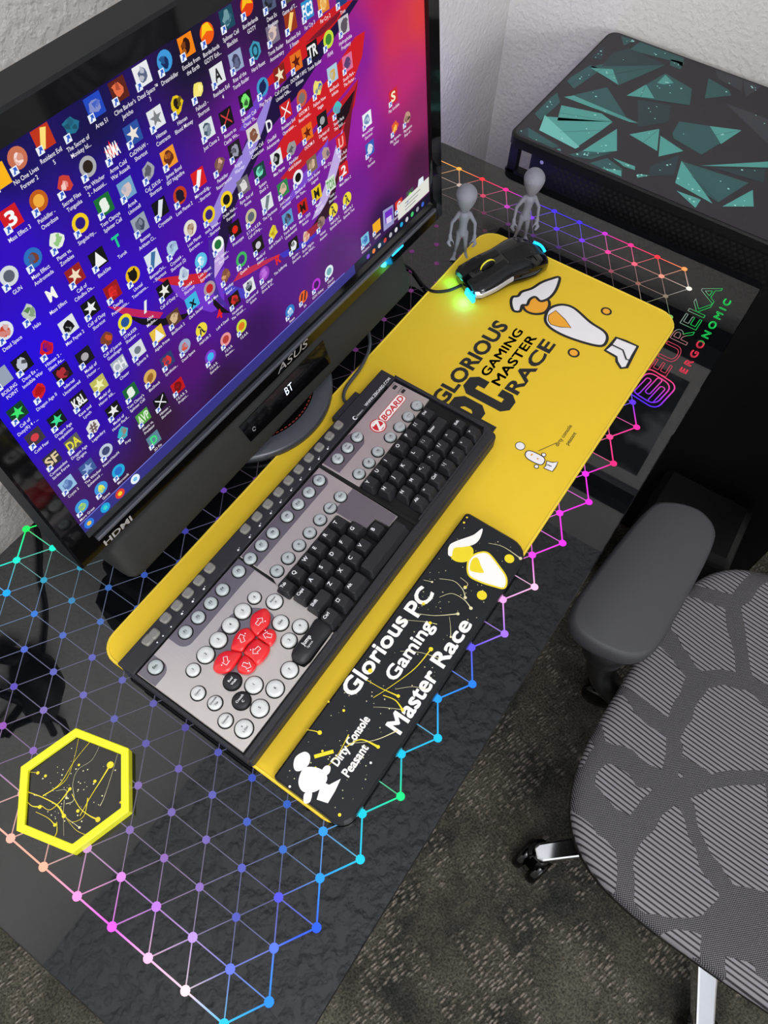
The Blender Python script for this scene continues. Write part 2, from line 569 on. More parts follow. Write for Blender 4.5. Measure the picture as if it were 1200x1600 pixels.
# ------------------------------------------------------------------ desk
desk = thing('desk', (7.65, -7.1, FL), 'black glass topped gaming desk with glowing triangle line pattern', 'desk')
q = MB(); q.prism(rrect(-7.5, -14.28, 22.75, 0, .25), -.22, 0, 0, .03)
q.build('glass_top', M['glass'], desk)
q = MB(); q.prism(rrect(-7.2, -13.9, 22.4, -.35, .3), -.62, -.225)
q.build('top_panel', M['black'], desk)
for sx in (-5.2, 20.4):
    q = MB()
    q.box((sx-.8, -13.2, -1.6), (sx+.8, -1, -.65))
    q.box((sx-.6, -8.3, FL+1.2), (sx+.6, -5.9, -1.6))
    q.box((sx-.8, -13.6, FL), (sx+.8, -.8, FL+1.2))
    q.build('leg', M['black'], desk, bevel=.12)
q = MB(); q.box((-4.3, -2.2, -2.6), (19.5, -1.6, -1.2))
q.build('cross_beam', M['black'], desk, bevel=.1)
q = MB(); q.box((22.42, -6.5, -.55), (22.6, -.6, -.3))
q.build('violet_light_strip', M['violet'], desk)

# triangle pattern etched in the glass
s3 = 3**.5; SY = 1.0982
def lat(i, j): return (-s3/2*j, -(i+.5*j)*SY)
S = {(0,0):(0,255,90),(1,0):(0,220,190),(0,1):(0,230,200),(0,2):(0,160,255),(2,0):(30,170,210),(2,1):(60,150,210),(3,0):(50,110,200),(4,-1):(50,90,200),
(5,-3):(60,60,180),(6,-4):(90,60,200),(7,-6):(130,60,170),(1,2):(60,140,250),(2,2):(90,120,220),(3,2):(110,110,210),(1,3):(90,120,240),(1,4):(110,90,220),
(1,5):(180,100,220),(2,4):(150,130,220),(4,3):(110,110,200),(6,2):(90,80,180),(8,2):(60,90,220),(9,2):(50,110,230),(10,2):(40,150,255),(11,2):(0,200,240),
(11,1):(0,200,220),(12,0):(0,230,130),(12,-1):(0,190,230),(13,-2):(0,190,250),(13,-3):(20,150,255),(14,-4):(20,120,255),(14,-5):(90,80,240),(15,-6):(160,110,255),
(15,-7):(240,160,230),(16,-8):(255,190,230),(16,-9):(255,60,240),(17,-10):(255,40,250),(18,-12):(255,30,240),(18,-13):(240,30,240),(19,-14):(255,30,120),
(19,-15):(255,60,140),(20,-16):(255,30,160),(20,-17):(90,40,255),(10,3):(30,150,255),(9,4):(80,80,230),(10,4):(30,90,255),(9,6):(30,140,255),(8,7):(30,200,255),
(7,7):(250,220,230),(6,7):(255,190,230),(5,7):(240,90,250),(4,7):(255,150,220),(3,7):(250,180,150),(2,7):(250,180,160),(5,5):(160,130,210),(6,4):(140,120,210),
(6,6):(190,120,230),(7,6):(190,150,240),(8,5):(100,110,230),(8,6):(100,120,250),(4,6):(200,150,200),(14,-25):(255,170,60),(15,-25):(255,40,50),(16,-25):(255,20,140),
(17,-25):(100,40,255),(18,-25):(60,30,255),(19,-25):(60,30,240),(21,-25):(255,30,140),(22,-25):(255,40,60),(23,-25):(255,150,80),(23,-24):(230,225,215),
(22,-24):(220,140,120),(22,-22):(120,180,80),(17,-22):(90,50,160),(16,-23):(130,60,150),(14,-24):(180,160,150),(15,-24):(190,60,90),(15,-22):(110,50,80),(12,-20):(150,30,150),(9,-12):(130,40,140),(13,-22):(120,60,90)}
SL = [(lat(*k), s2l(c)) for k, c in S.items()]
def ledcol(x, y):
    w = 0; c = [0, 0, 0]
    for (a, b), k in SL:
        d = 1/((x-a)**2+(y-b)**2+.02)**2
        w += d
        for i in range(3): c[i] += k[i]*d
    return [v/w for v in c]
def okn(i, j):
    h = i+.5*j
    if j > 7 or j < -25 or h < 0: return False
    return h <= (12 if j >= -17 else 11)
DP = Plane((0, 0, 0))
q = MB()
nodes_ = [(i, j) for i in range(-6, 40) for j in range(-25, 8) if okn(i, j)]
ns = set(nodes_)
def edge_d(x, y):      # distance to the outer rim of the pattern
    rim = min(x+6.06, 21.65-x, y+13.2)
    back = -y if x < 4 else 3
    return min(rim, back+.0)
for (i, j) in nodes_:
    x, y = lat(i, j)
    c = ledcol(x, y); e = edge_d(x, y)
    k = 1.25 if e < 1.2 else .75
    if x > 5 and e > 1.2: k = .4
    DP.disc(q, x, y, .112 if e < 1.2 else .098, .006, 0, tuple(v*k+.01 for v in c), 12)
    for di, dj in ((1, 0), (0, 1), (-1, 1)):
        t = (i+di, j+dj)
        if t not in ns: continue
        X, Y = lat(*t)
        # skip long rim edges the pattern does not have
        if di == -1 and ((i+.5*j) in (0, 12) and (t[0]+.5*t[1]) in (0, 12)): continue
        e2 = min(e, edge_d(X, Y)); em = max(e, edge_d(X, Y))
        rim = em < .65
        cc = []
        for z in (0, .5, 1):
            l = ledcol(x+(X-x)*z, y+(Y-y)*z)
            g = sum(l)/3
            if rim: cc.append(tuple(v*1.1+.02 for v in l))
            elif em < 1.35: cc.append(tuple(.8*(v*.8+g*.2)+.03 for v in l))
            elif em < 2.3: cc.append(tuple(.42*(v*.6+g*.5)+.03 for v in l))
            else:
                f = .34 if x < 4 and y < -1 else .13
                cc.append(tuple(f*(v*.45+g*.6+.08) for v in l))
        w = .042 if rim else (.03 if em < 1.35 else .024)
        DP.stroke(q, [(x+(X-x)*z, y+(Y-y)*z) for z in (0, .5, 1)], w, .003, 0, cols=cc)
q.build('light_pattern', M['led'], desk)

# outlined lettering and emblem at the front right corner
def outline_text(mb, txt, a, b, h, width, off, wdt, colf, bold=0.0, sp=1):
    c = bpy.data.curves.new('t', 'FONT'); c.body = txt; c.size = 1; c.offset = bold; c.fill_mode = 'NONE'; c.resolution_u = 4; c.space_character = sp
    o = bpy.data.objects.new('t', c); me = bpy.data.meshes.new_from_object(o)
    V = [(v.co.x, v.co.y) for v in me.vertices]
    x0 = min(v[0] for v in V); x1 = max(v[0] for v in V); kx = width/(x1-x0); ky = h/.70
    for e in me.edges:
        p = [(a+(V[i][0]-x0)*kx, b+V[i][1]*ky) for i in e.vertices]
        DP.stroke(mb, p, wdt, off, 0, cols=[colf(*r) for r in p])
    bpy.data.objects.remove(o); bpy.data.curves.remove(c); bpy.data.meshes.remove(me)
def eucol(x, y):
    t = (x-16.4)/5.1
    g, r, wht = s2l((20, 210, 90)), s2l((225, 70, 100)), s2l((150, 170, 160))
    if t < .32: c = r
    elif t < .42: c = [(a_+b_)/2 for a_, b_ in zip(r, wht)]
    elif y > -12.75: c = wht
    else: c = g
    return tuple(v*.75 for v in c)
def ercol(x, y):
    return tuple(v for v in (s2l((240, 50, 80)) if x < 18.6 else s2l((20, 220, 90))))
q = MB()
outline_text(q, 'EUREKA', 16.38, -13.09, .62, 5.14, .004, .026, eucol, .02)
outline_text(q, 'ERGONOMIC', 16.9, -13.6, .24, 4.2, .004, .024, ercol, .02, 1.5)
lg = lambda x, y: tuple(a_+(b_-a_)*max(0, min(1, (x-15)/1.4)) for a_, b_ in zip(s2l((90, 40, 255)), s2l((255, 70, 110))))
def sq(x0, y0, x1, y1, r): return rrect(x0, y0, x1, y1, r, 4)
cx, cy = 15.65, -12.9
mr = Matrix.Rotation(math.radians(-8), 2)
def R_(p): v = mr @ Vector((p[0]-cx, p[1]-cy)); return (cx+v.x, cy+v.y)
for o_, k in ((0, 1), (.13, 1), ):
    pts = [R_(p) for p in sq(14.95+o_, -13.5+o_, 16.35-o_, -12.28-o_, .3)]
    DP.stroke(q, pts, .05, .004, 0, cols=[lg(*p) for p in pts], closed=True)
for yy in (-12.63, -12.9, -13.17):
    for w_ in (.09, ):
        pts = [R_(p) for p in sq(15.1+(.25 if yy == -12.9 else 0), yy-w_, 16.2-(0 if yy == -12.9 else .25), yy+w_, .08)]
        DP.stroke(q, pts, .04, .005, 0, cols=[lg(*p) for p in pts], closed=True)
q.build('lit_lettering', M['led'], desk)
point('violet_glow', (24.3, -1.6, -1.5), .28, (.42, .3, 1), .01)

# ------------------------------------------------------------------ desk mat
pad = thing('desk_mat', (8.8, -8.4, 0), 'long yellow cloth desk mat with black printed lettering under the keyboard', 'desk mat')
PZ = .10
prr = rrect(-1.52, -12.45, 19.12, -4.38, [.55, .75, .75, .6])
q = MB(); q.prism(prr, .01, PZ, 0, .03)
q.build('cloth', M['yellow'], pad)
q = MB(); q.tube([(x, y, PZ-.01) for x, y in offset(prr, .05)]+[(*offset(prr, .05)[0], PZ-.01)], .035, seg=6)
q.build('stitched_edge', M['yedge'], pad)
PP = Plane((0, 0, PZ))
def c6(x, y): return PP.px(640+x/2.727, 360+y/2.727)
q = MB()
T = lambda s, a, b, h, w, bold=.035: PP.text(q, s, a, b, h, w, .004, 0, None, bold)
T('GLORIOUS', 10.85, -7.62, .52, 4.36)
for k in (-.014, 0, .014):
    for j in (-.01, .01):
        T('GAMING', 12.78+k, -8.17+j, .30, 2.48, 0); T('MASTER', 12.66+k, -8.70+j, .32, 2.62, 0)
T('RACE', 12.66, -9.37, .48, 2.74, .03)
# angular big P and C
Cp = [(11.75,-7.95),(11.98,-7.7),(12.42,-7.7),(12.62,-7.95),(12.62,-8.35),(12.27,-8.35),(12.27,-8.1),(12.1,-8.1),(12.1,-9.1),(12.27,-9.1),(12.27,-8.85),(12.6,-8.85),(12.6,-9.25),(12.38,-9.48),(11.98,-9.48),(11.75,-9.25)]
PP.poly(q, Cp, .004, 0)
PP.poly(q, [(10.74,-9.48),(11.14,-9.48),(11.14,-8.9),(11.4,-8.9),(11.64,-8.65),(11.64,-7.97),(11.4,-7.72),(10.74,-7.72),(10.74,-8.1),(11.18,-8.1),(11.27,-8.2),(11.27,-8.45),(11.18,-8.54),(11.14,-8.54),(11.14,-8.1),(10.74,-8.1)], .004, 0)
T('dirty console', 11.6, -11.45, .13, 1.0, .012)
T('peasant', 11.84, -11.70, .13, .58, .012)
PP.stroke(q, [c6(548, 940), c6(628, 905)], .022, .004, 0)
# plain cartoon-like shapes: white and orange blobs with thick black outlines
blay = [.004]
def blob(pts, mi, out=.105, closed=True, sm=True, lay=.0):
    blay[0] += .002; lay = blay[0]
    p = [c6(*t) for t in pts]
    if sm: p = smooth(p, True, 5)
    if area2(p) < 0: p = p[::-1]
    PP.poly(q, p, lay, mi)
    PP.stroke(q, p, out, lay+.001, 0, closed=True)
blob([(482,300),(488,335),(512,352),(545,357),(577,349),(594,325),(592,300),(560,285),(520,280)], 2)
blob([(638,200),(600,208),(560,223),(520,248),(478,262),(462,280),(438,285),(432,310),(442,342),(470,345),(480,320),(500,318),(512,295),(535,284),(558,302),(590,292),(615,268),(632,235)], 1)
blob([(578,372),(590,340),(620,322),(660,318),(705,335),(770,392),(825,428),(842,455),(832,485),(805,493),(740,478),(660,450),(605,420),(582,395)], 1)
blob([(622,342),(592,362),(590,385),(602,402),(640,413),(688,416),(662,380)], 2, .03, sm=False, lay=.006)
for (x, y, r) in ((838, 345, .155), (699, 522, .165)):
    a, b = c6(x, y)
    PP.disc(q, a, b, r+.045, .004, 0); PP.disc(q, a, b, r-.025, .006, 2)
blob([(880,458),(920,472),(972,495),(950,535),(925,585),(900,588),(882,560),(880,540),(832,512),(855,490)], 1, sm=False)
PP.stroke(q, [c6(862,490), c6(908,512), c6(922,552), c6(938,555)], .06, .03, 0)
a, b = c6(471, 919); PP.disc(q, a, b, .165, .004, 0); PP.disc(q, a, b, .14, .006, 1)
blob([(492,955),(505,940),(535,948),(570,968),(575,985),(560,1000),(530,990),(500,972)], 1, .03)
PP.disc(q, *c6(520, 958), .045, .03, 2, ry=.03); PP.disc(q, *c6(545, 975), .03, .03, 2)
for x, y in ((571, 958), (540, 1008)):
    a, b = c6(x, y); PP.disc(q, a, b, .08, .026, 0); PP.disc(q, a, b, .055, .028, 1)
blob([(584,984),(608,990),(632,988),(622,1010),(608,1029),(590,1022),(571,1014),(580,1004)], 1, .03, sm=False)
PP.stroke(q, [c6(586,1000), c6(604,1008)], .03, .032, 0)
q.build('printed_artwork', [M['ink'], M['wink'], M['oink']], pad)

# ------------------------------------------------------------------ keyboard
kb = thing('keyboard', (4.5, -7.6, .1), 'black gaming keyboard with brushed silver plates, round keys and red direction keys', 'keyboard')
KZ = .78
q = MB()
q.prism(rrect(-1.56, -9.78, 10.56, -5.40, [.12, .2, .2, .15]), .12, .62, 0, .04)
q.build('case', M['case'], kb, bevel=.02)
q = MB()    # raised rim in front and at the two ends
q.prism([(-1.53,-9.7),(-1.53,-9.55),(10.1,-9.42),(10.42,-9.3),(10.45,-5.95),(10.56,-5.9),(10.55,-9.45),(10.3,-9.74)], .55, .8, 0, .03)
q.prism([(-1.58,-5.95),(-1.58,-9.72),(-1.50,-9.72),(-1.50,-5.95)], .55, .74, 0)
q.build('rim', M['case'], kb)
q = MB()    # dark well under the keys
q.prism([(-1.48,-9.52),(-1.48,-6.02),(10.4,-5.98),(10.36,-9.4)], .6, .70)
q.build('key_well', M['deep'], kb)
q = MB()    # strip with media buttons
KP = Plane((0, 0, 0.80))
q.prism([(-1.55,-5.97),(-1.55,-5.42),(10.5,-5.42),(10.5,-5.93)], .55, .80, 0, .04)
q.prism([(8.05,-5.45),(8.05,-5.22),(9.3,-5.22),(9.3,-5.45)], .5, .74, 0, .03)
KP.text(q, 'WWW.ZBOARD.COM', 8.95, -5.90, .10, 1.38, .003, 1, None, .02)
KP.disc(q, 8.38, -5.86, .075, .003, 1); KP.disc(q, 8.40, -5.86, .05, .005, 0)
KP.text(q, 'ideazon', 8.48, -5.9, .06, .3, .003, 1)
for i, x in enumerate((-.55,-.33,-.02,.42,.85,1.3,2.75,3.25,3.7,4.2,4.65,5.15,5.6,6.05,6.5,6.95)):
    if i < 3: KP.disc(q, x, -5.88, .022, .003, 1, n=8)
    else:
        KP.poly(q, rrect(x-.03, -5.89, x+.03, -5.84, .01, 2), .003, 1)
        KP.disc(q, x+.07, -5.84, .014, .003, 1, n=8)
q.build('media_strip', [M['case'], M['legend']], kb)
nubs = [(528.6,663.5),(514.5,680.6),(498.6,698),(482.4,714.5),(466.5,732.5),(450.5,750),(435,768),(418.3,787),(401.3,806.3),(383,825.8),(327.5,887),(310.5,906.3),(293.4,926),(276.2,945.5),(258.5,965),(240.2,990.3),(230.7,999.7)]
proto = None
NP = Plane((0, 0, .86))
for i, (u, v) in enumerate(nubs):
    a, b = NP.px(u, v)
    if proto is None:
        n_ = MB()
        n_.prism(smooth([(a-.15,b-.02),(a-.12,b+.11),(a+.12,b+.12),(a+.15,b-.02),(a+.1,b-.12),(a-.1,b-.12)], True, 4), .72, .90, 0, .04)
        proto = n_.build('media_button', M['smoke'], kb); pa, pb = a, b
    else:
        o = proto.copy(); col.objects.link(o); o.parent = kb; o.location = proto.location + Vector(((a-pa)*U, (b-pb)*U, 0))

# faceplates
def plate(poly, extra, dark, texts=None):
    n_ = MB(); n_.prism(poly, .68, .80, 0, .012)
    FP = Plane((0, 0, .80))
    for d in dark: FP.poly(n_, d, .002, 1)
    if texts: texts(n_, FP)
    n_.build('faceplate', [M['silver'], M['silverd'], M['logored'], M['white'], M['ink']], kb)
cap = lambda x0, x1, y0, y1, r: rrect(x0, y0, x1, y1, r, 5)
plate([(-1.46,-9.50),(-1.46,-6.03),(2.55,-6.03),(2.5,-8.88),(2.36,-8.9),(1.3,-8.9),(1.02,-9.1),(1.1,-9.42),(1.3,-9.47),(2.3,-9.44),(2.3,-9.50)], None,
      [cap(-.3, 2.54, -6.63, -6.04, [.27, 0.001, 0.001, 0.001]), cap(-1.45, -.85, -6.64, -6.04, [0.001, .28, .0011, .0011]),
       smooth([(.1,-7.2),(.55,-6.95),(1.3,-7.0),(1.75,-7.5),(1.7,-8.0),(1.0,-8.35),(.3,-8.3),(-.25,-7.9),(-.1,-7.4)], True, 4)])
plate([(2.62,-6.03),(6.27,-6.05),(6.22,-8.90),(5.80,-8.90),(5.78,-8.42),(5.38,-8.40),(5.36,-7.93),(5.26,-7.92),(5.24,-7.44),(2.5,-7.44),(2.62,-7.2)], None,
      [cap(2.64, 6.12, -6.62, -6.06, [.001, .25, .28, .001]), [(5.3,-7.3),(6.23,-7.3),(6.2,-8.88),(5.8,-8.88),(5.78,-8.42),(5.38,-8.4),(5.36,-7.93),(5.3,-7.92)]])
def ztx(n_, FP):
    FP.disc(n_, 8.55, -6.62, .26, .003, 2, n=28); FP.disc(n_, 8.55, -6.62, .225, .004, 3, n=28); FP.disc(n_, 8.55, -6.62, .19, .005, 2, n=28)
    FP.text(n_, 'Z', 8.40, -6.76, .30, .34, .007, 3, None, .05)
    FP.poly(n_, rrect(8.78, -6.76, 9.98, -6.42, .1, 3), .002, 2); FP.poly(n_, rrect(8.80, -6.74, 9.96, -6.44, .09, 3), .003, 3)
    FP.text(n_, 'BOARD', 8.83, -6.69, .19, 1.1, .005, 2, None, .03, shear=.2)
    FP.text(n_, 'CAPS', 10.05, -6.12, .06, .2, .003, 4); FP.text(n_, 'ENABLED', 9.98, -6.42, .055, .3, .003, 4)
    FP.poly(n_, rrect(10.02, -6.25, 10.2, -6.14, .02, 2), .003, 4); FP.poly(n_, rrect(10.05, -6.55, 10.22, -6.45, .02, 2), .003, 4)
plate([(6.4,-6.05),(10.3,-6.03),(10.34,-7.35),(9.9,-7.38),(6.4,-7.42)], None, [cap(6.45, 7.95, -6.66, -6.06, [.001, .28, .28, .001])], ztx)
# seams between the three folding sections
for x in (2.58, 6.33):
    q = MB(); q.box((x-.05, -9.7, .6), (x+.05, -5.98, .78)); q.build('hinge_seam', M['deep'], kb)
for a_, b_ in (((2.15, -9.62, .6), (2.35, -9.5, .84)), ((6.1, -9.62, .6), (6.6, -9.5, .83)), ((10.0, -6.0, .6), (10.45, -5.9, .83))):
    q = MB(); q.box(a_, b_); q.build('latch', M['case'], kb, bevel=.02)

# black keys
KT = 1.05
def key(x, y, w, d, txt, sz=.11, ang=0):
    n_ = MB()
    hw, hd = w/2, d/2
    r0 = rrect(x-hw+.0, y-hd-.03, x+hw-.0, y+hd, .05, 2)
    r1 = rrect(x-hw+.055, y-hd+.07, x+hw-.055, y+hd-.03, .05, 2)
    n_.loft([[(a, b, .70) for a, b in r0], [(a, b, .80) for a, b in r0], [(a, b, KT-.02) for a, b in r1], [(a, b, KT) for a, b in offset(r1, .02)]], 0, False)
    if txt:
        KQ = Plane((0, 0, KT))
        KQ.text(n_, txt, x-hw+.09, y+hd-.08-sz, sz, None, .004, 1, None, .02)
    return n_.build('key', [M['keyb'], M['legend']], kb)
Y1, Y2, Y3, Y4 = -7.73, -8.23, -8.72, -9.2
for x, t in zip((3.07, 3.55, 4.02, 4.51, 4.99), 'QWERT'): key(x, Y1, .44, .44, t)
key(2.58, Y1, .44, .44, 'Tab', .085)
for x, t in zip((3.16, 3.65, 4.13, 4.60, 5.10), 'ASDFG'): key(x, Y2, .44, .44, t)
key(2.66, Y2, .46, .44, 'Caps', .085)
for x, t in zip((3.36, 3.84, 4.32, 4.79, 5.43), 'ZXCVB'): key(x, Y3, .44, .44, t)
key(2.76, Y3, .72, .44, 'Shift', .09)
key(2.55, Y4, .50, .44, 'Ctrl', .09); key(3.10, Y4, .44, .44, '\u25A1', .09); key(3.72, Y4, .7, .44, 'Alt', .09)
key(5.09, Y4, 1.86, .46, '')
for x, t in zip((6.62, 7.10, 7.59, 8.19, 8.69, 9.17, 9.68), ('Y','U','I','O','P','[ {','Del')): key(x, -7.70, .44, .44, t, .11 if len(t) < 2 else .08)
for x, t in zip((6.72, 7.21, 7.70, 8.28, 8.77), ('H','J','K','L',': ;')): key(x, -8.21, .44, .44, t)
key(9.42, -8.21, .82, .44, 'Enter', .09)
for x, t in zip((6.92, 7.42, 7.90, 8.42, 8.92, 9.40), ('N','M','< ,','> .','? /','^')): key(x, -8.71, .44, .44, t, .1)
key(9.90, -8.71, .42, .44, 'Shift', .08)
for x, t in zip((6.9, 7.36, 7.84, 8.42, 8.95, 9.42, 9.92), ('Alt','=','Ctrl','\\ |','<','v','>')): key(x, -9.2, .43, .44, t, .09)
q = MB(); q.box((7.98, -9.45, .68), (8.0, -7.45, .86)); q.box((6.45, -9.5, .68), (10.3, -9.44, .84))
q.build('key_frame', M['case'], kb)

# round keys
RP = Plane((0, 0, .88))
def rkey(u, v, r, txt='', m=None, dark=False, sz=.07):
    a, b = RP.px(u, v)
    n_ = MB()
    n_.lathe([(r+.035, .70), (r+.035, .802), (r+.012, .804)], (a, b, 0), 1, 24, smooth=False)
    n_.lathe([(r, .78), (r, .86), (r-.035, .90), (r*.4, .885), (.001, .88)], (a, b, 0), 0, 24)
    if txt:
        P2 = Plane((0, 0, .905))
        ls = txt.split('|')
        for i, l in enumerate(ls):
            h = sz
            P2.text(n_, l, a, b-h/2+(len(ls)-1)*.055-i*.11, h, None, 0, 2, None, .02, 'c')
    return n_.build('round_key', [m or M['rnd'], M['deep'], M['legend'] if dark else M['legendk']], kb)
for i, p in enumerate([(289.2,986.4),(309.2,963.3),(328.8,941.2),(347.2,920),(372.5,891.3),(390.5,871.3),(408,850.5),(426,831.3),(448.3,805.5),(465.5,786.3),(482.4,767.6),(498.6,749)]):
    rkey(*p, .175, 'F%d' % (i+1))
rkey(242.4, 1041, .19, 'Esc.')
for p, t in zip([(527.4,715.1),(543,698),(558,681)], ('Pr|Scr','Scr|Lock','Pause')): rkey(*p, .175, t, sz=.05)
for p, t in zip([(432.5,890.8),(450,870.5),(467,850.5),(483.8,830.8),(500,810.5),(516,792),(532,774.3)], ('7&','8*','9(','0)','Ins','Home','End')): rkey(*p, .175, t, sz=.06)
for p, t in zip([(561,738.5),(576.6,721.4),(590.4,704),(610,681.5),(624.6,665.6),(638,649.4),(651.6,632)], ('7&','8*','9(','0)','- _','+ =','<-')): rkey(*p, .175, t, sz=.06)
for p, r, t in [((301.3,1045.7),.17,'1'),((321,1022),.22,'2'),((340.9,999),.22,'3'),((359.9,976),.22,'4'),((378.9,953.8),.22,'5'),((397.2,932.6),.17,'6'),((428.6,938.6),.215,'Reload|R'),((438,971.9),.21,'Use'),((469,977.6),.2,'9'),((451.4,999.7),.2,'2'),((452.3,1045.7),.215,'7'),((396.3,1069.4),.22,'1'),((429.5,1075),.22,'6'),((405.5,1105.8),.22,'5'),((380.8,1137.5),.22,'4|L Ctrl'),((308.9,1082),.175,'Comm'),((335.5,1097.3),.175,'Grenade|Tab'),((352,1125),.175,'Console')]:
    rkey(*p, r, t, M['rndw'], sz=.07 if len(t) < 4 else .05)
rkey(362.7, 1063.7, .22, 'Run/|Walk', M['keyb'], True, .06)
rkey(377, 1093.8, .22, 'Crouch|C', M['keyb'], True, .06)
# red direction keys
XP = Plane((0, 0, .92))
def cr(x, y): return XP.px(180+x/3.158, 900+y/3.158)
reds = [[(735,155),(765,185),(757,240),(725,275),(697,295),(668,262),(663,225),(678,185)],
        [(692,298),(668,262),(650,252),(612,265),(585,300),(570,345),(575,366),(625,372),(655,335)],
        [(700,298),(735,268),(765,257),(790,270),(793,305),(765,343),(730,322)],
        [(632,380),(652,345),(694,306),(730,325),(763,348),(748,392),(700,438),(668,408)],
        [(626,380),(590,367),(545,366),(510,385),(485,425),(484,462),(515,478),(560,472),(598,430)],
        [(632,388),(662,400),(692,430),(690,455),(665,478),(635,482),(606,470),(602,435)]]
for i, r in enumerate(reds):
    p = smooth([cr(*t) for t in r], True, 4)
    if area2(p) < 0: p = p[::-1]
    p = offset(p, .004)
    n_ = MB()
    cxx = sum(a for a, b in p)/len(p); cyy = sum(b for a, b in p)/len(p)
    shr = lambda k: [(cxx+(a-cxx)*k, cyy+(b-cyy)*k) for a, b in p]
    po, pi, pii = p, shr(.9), shr(.75)
    n_.loft([[(a, b, .78) for a, b in po], [(a, b, .88) for a, b in po], [(a, b, .93) for a, b in pi], [(a, b, .945) for a, b in pii]], 0)
    cx_ = sum(a for a, b in p)/len(p); cy_ = sum(b for a, b in p)/len(p)
    Q2 = Plane((cx_, cy_, .948), (math.cos(i), math.sin(i), 0), (-math.sin(i), math.cos(i), 0))
    arr = [(-.1, -.05), (.03, -.05), (.03, -.1), (.13, 0), (.03, .1), (.03, .05), (-.1, .05)]
    Q2.stroke(n_, arr, .018, 0, 1, closed=True)
    Q2.disc(n_, .1, -.12, .018, 0, 1, n=8)
    n_.build('direction_key', [M['red'], M['legend']], kb)
n_ = MB()
jp = smooth([(2.32,-9.40),(2.34,-8.93),(1.9,-8.93),(1.36,-8.93),(1.12,-9.0),(1.06,-9.18),(1.14,-9.36),(1.35,-9.42),(1.9,-9.41)], True, 4)
if area2(jp) < 0: jp = jp[::-1]
n_.loft([[(a, b, .75) for a, b in jp], [(a, b, .92) for a, b in jp], [(a, b, .97) for a, b in offset(jp, .05)]], 0, True)
Plane((0, 0, .975)).text(n_, 'Jump', 1.5, -9.12, .11, .32, 0, 1, None, .02); Plane((0, 0, .975)).text(n_, 'Space', 1.52, -9.24, .06, .22, 0, 1)
n_.build('jump_key', [M['keyb'], M['legend']], kb)
# cable
q = MB()
q.tube(smooth([(9.0,-5.45,.5),(8.95,-5.05,.45),(9.5,-4.7,.3),(10.6,-4.55,.25),(11.6,-4.2,.22),(12.4,-3.4,.2),(12.9,-2.4,.12),(12.8,-1.2,.1),(12,-.2,.1),(11.8,.35,-.5),(11.8,.4,-4)], n=5), .06, seg=8)
q.build('cable', M['ring'], kb)

# ------------------------------------------------------------------ wrist rest
wr = thing('wrist_rest', (3.1, -11.4, .1), 'black resin wrist rest with white lettering and yellow paint splashes', 'wrist rest')
WZ = .5
wpoly = rrect(-1.47, -12.56, 7.68, -10.40, [.42, .6, .12, .08])
q = MB(); q.prism(wpoly, .105, WZ, 0, .05)
wboard = q.build('board', M['epoxy'], wr)
WP = Plane((0, 0, WZ))
q = MB()
def WT(s, a, b, h, w):
    e = h*.035
    for k, (i, j) in enumerate(((-e, -e), (e, -e), (-e, e), (e, e), (0, 0))): WP.text(q, s, a+i, b+j, h, w, .005+k*.0004, 0)
WT('Glorious', 1.25, -10.88, .44, 2.55); WT('PC', 4.04, -11.03, .46, .84)
WT('Gaming', 2.2, -11.52, .36, 1.88)
WT('Master', 1.14, -12.38, .44, 1.82); WT('Race', 3.22, -12.36, .42, 1.48)
WT('Dirty Console', -.38, -11.55, .22, 1.4); WT('Peasant', -.44, -11.92, .22, .86)
def cw(x, y): return WP.px(380+x/2.609, 780+y/2.609)
wl_ = [.005]
def wblob(pts, mi, lay=0):
    wl_[0] += .0015; lay = wl_[0]
    p = smooth([cw(*t) for t in pts], True, 5)
    if area2(p) < 0: p = p[::-1]
    WP.poly(q, p, lay, mi); return p
wblob([(835,200),(845,235),(870,255),(910,255),(935,230),(935,200),(900,180),(860,180)], 1)
wblob([(975,120),(940,145),(900,160),(860,175),(840,190),(835,225),(850,232),(860,200),(900,195),(940,185),(965,160)], 2, .008)
p = wblob([(915,265),(930,235),(965,218),(1000,222),(1040,270),(1072,320),(1065,362),(1020,355),(960,335),(920,310)], 2)
WP.stroke(q, p, .05, wl_[0]+.0006, 1, closed=True)
wblob([(925,270),(935,245),(955,240),(970,275),(980,300),(945,298),(925,290)], 1, .012)
for x, y, r in ((1085, 243, .14), (973, 392, .14)): WP.disc(q, *cw(x, y), r, .007, 1)
wblob([(205,1085),(215,1050),(250,1030),(272,1045),(268,1080),(240,1105),(215,1108)], 2)
wblob([(228,1135),(250,1095),(300,1095),(335,1115),(340,1150),(300,1190),(250,1195),(228,1170)], 2)
wblob([(320,1110),(335,1088),(355,1090),(352,1115),(330,1130)], 2); wblob([(250,1200),(280,1195),(272,1235),(248,1238)], 2)
WP.poly(q, [cw(*t) for t in ((320,1150),(350,1165),(398,1140),(375,1190),(345,1240),(300,1225),(310,1190))], .019, 2)
rnd = random.Random(4)
def splash(P, cf, path, w, mi, blobr=0):
    p = smooth([cf(*t) for t in path], n=6)
    n = len(p)
    P.stroke(q, p, [w*(.5+1.2*(i/n)**3) for i in range(n)], .010+rnd.random()*.003, mi)
    if blobr: P.disc(q, *p[-1], blobr, .012, mi)
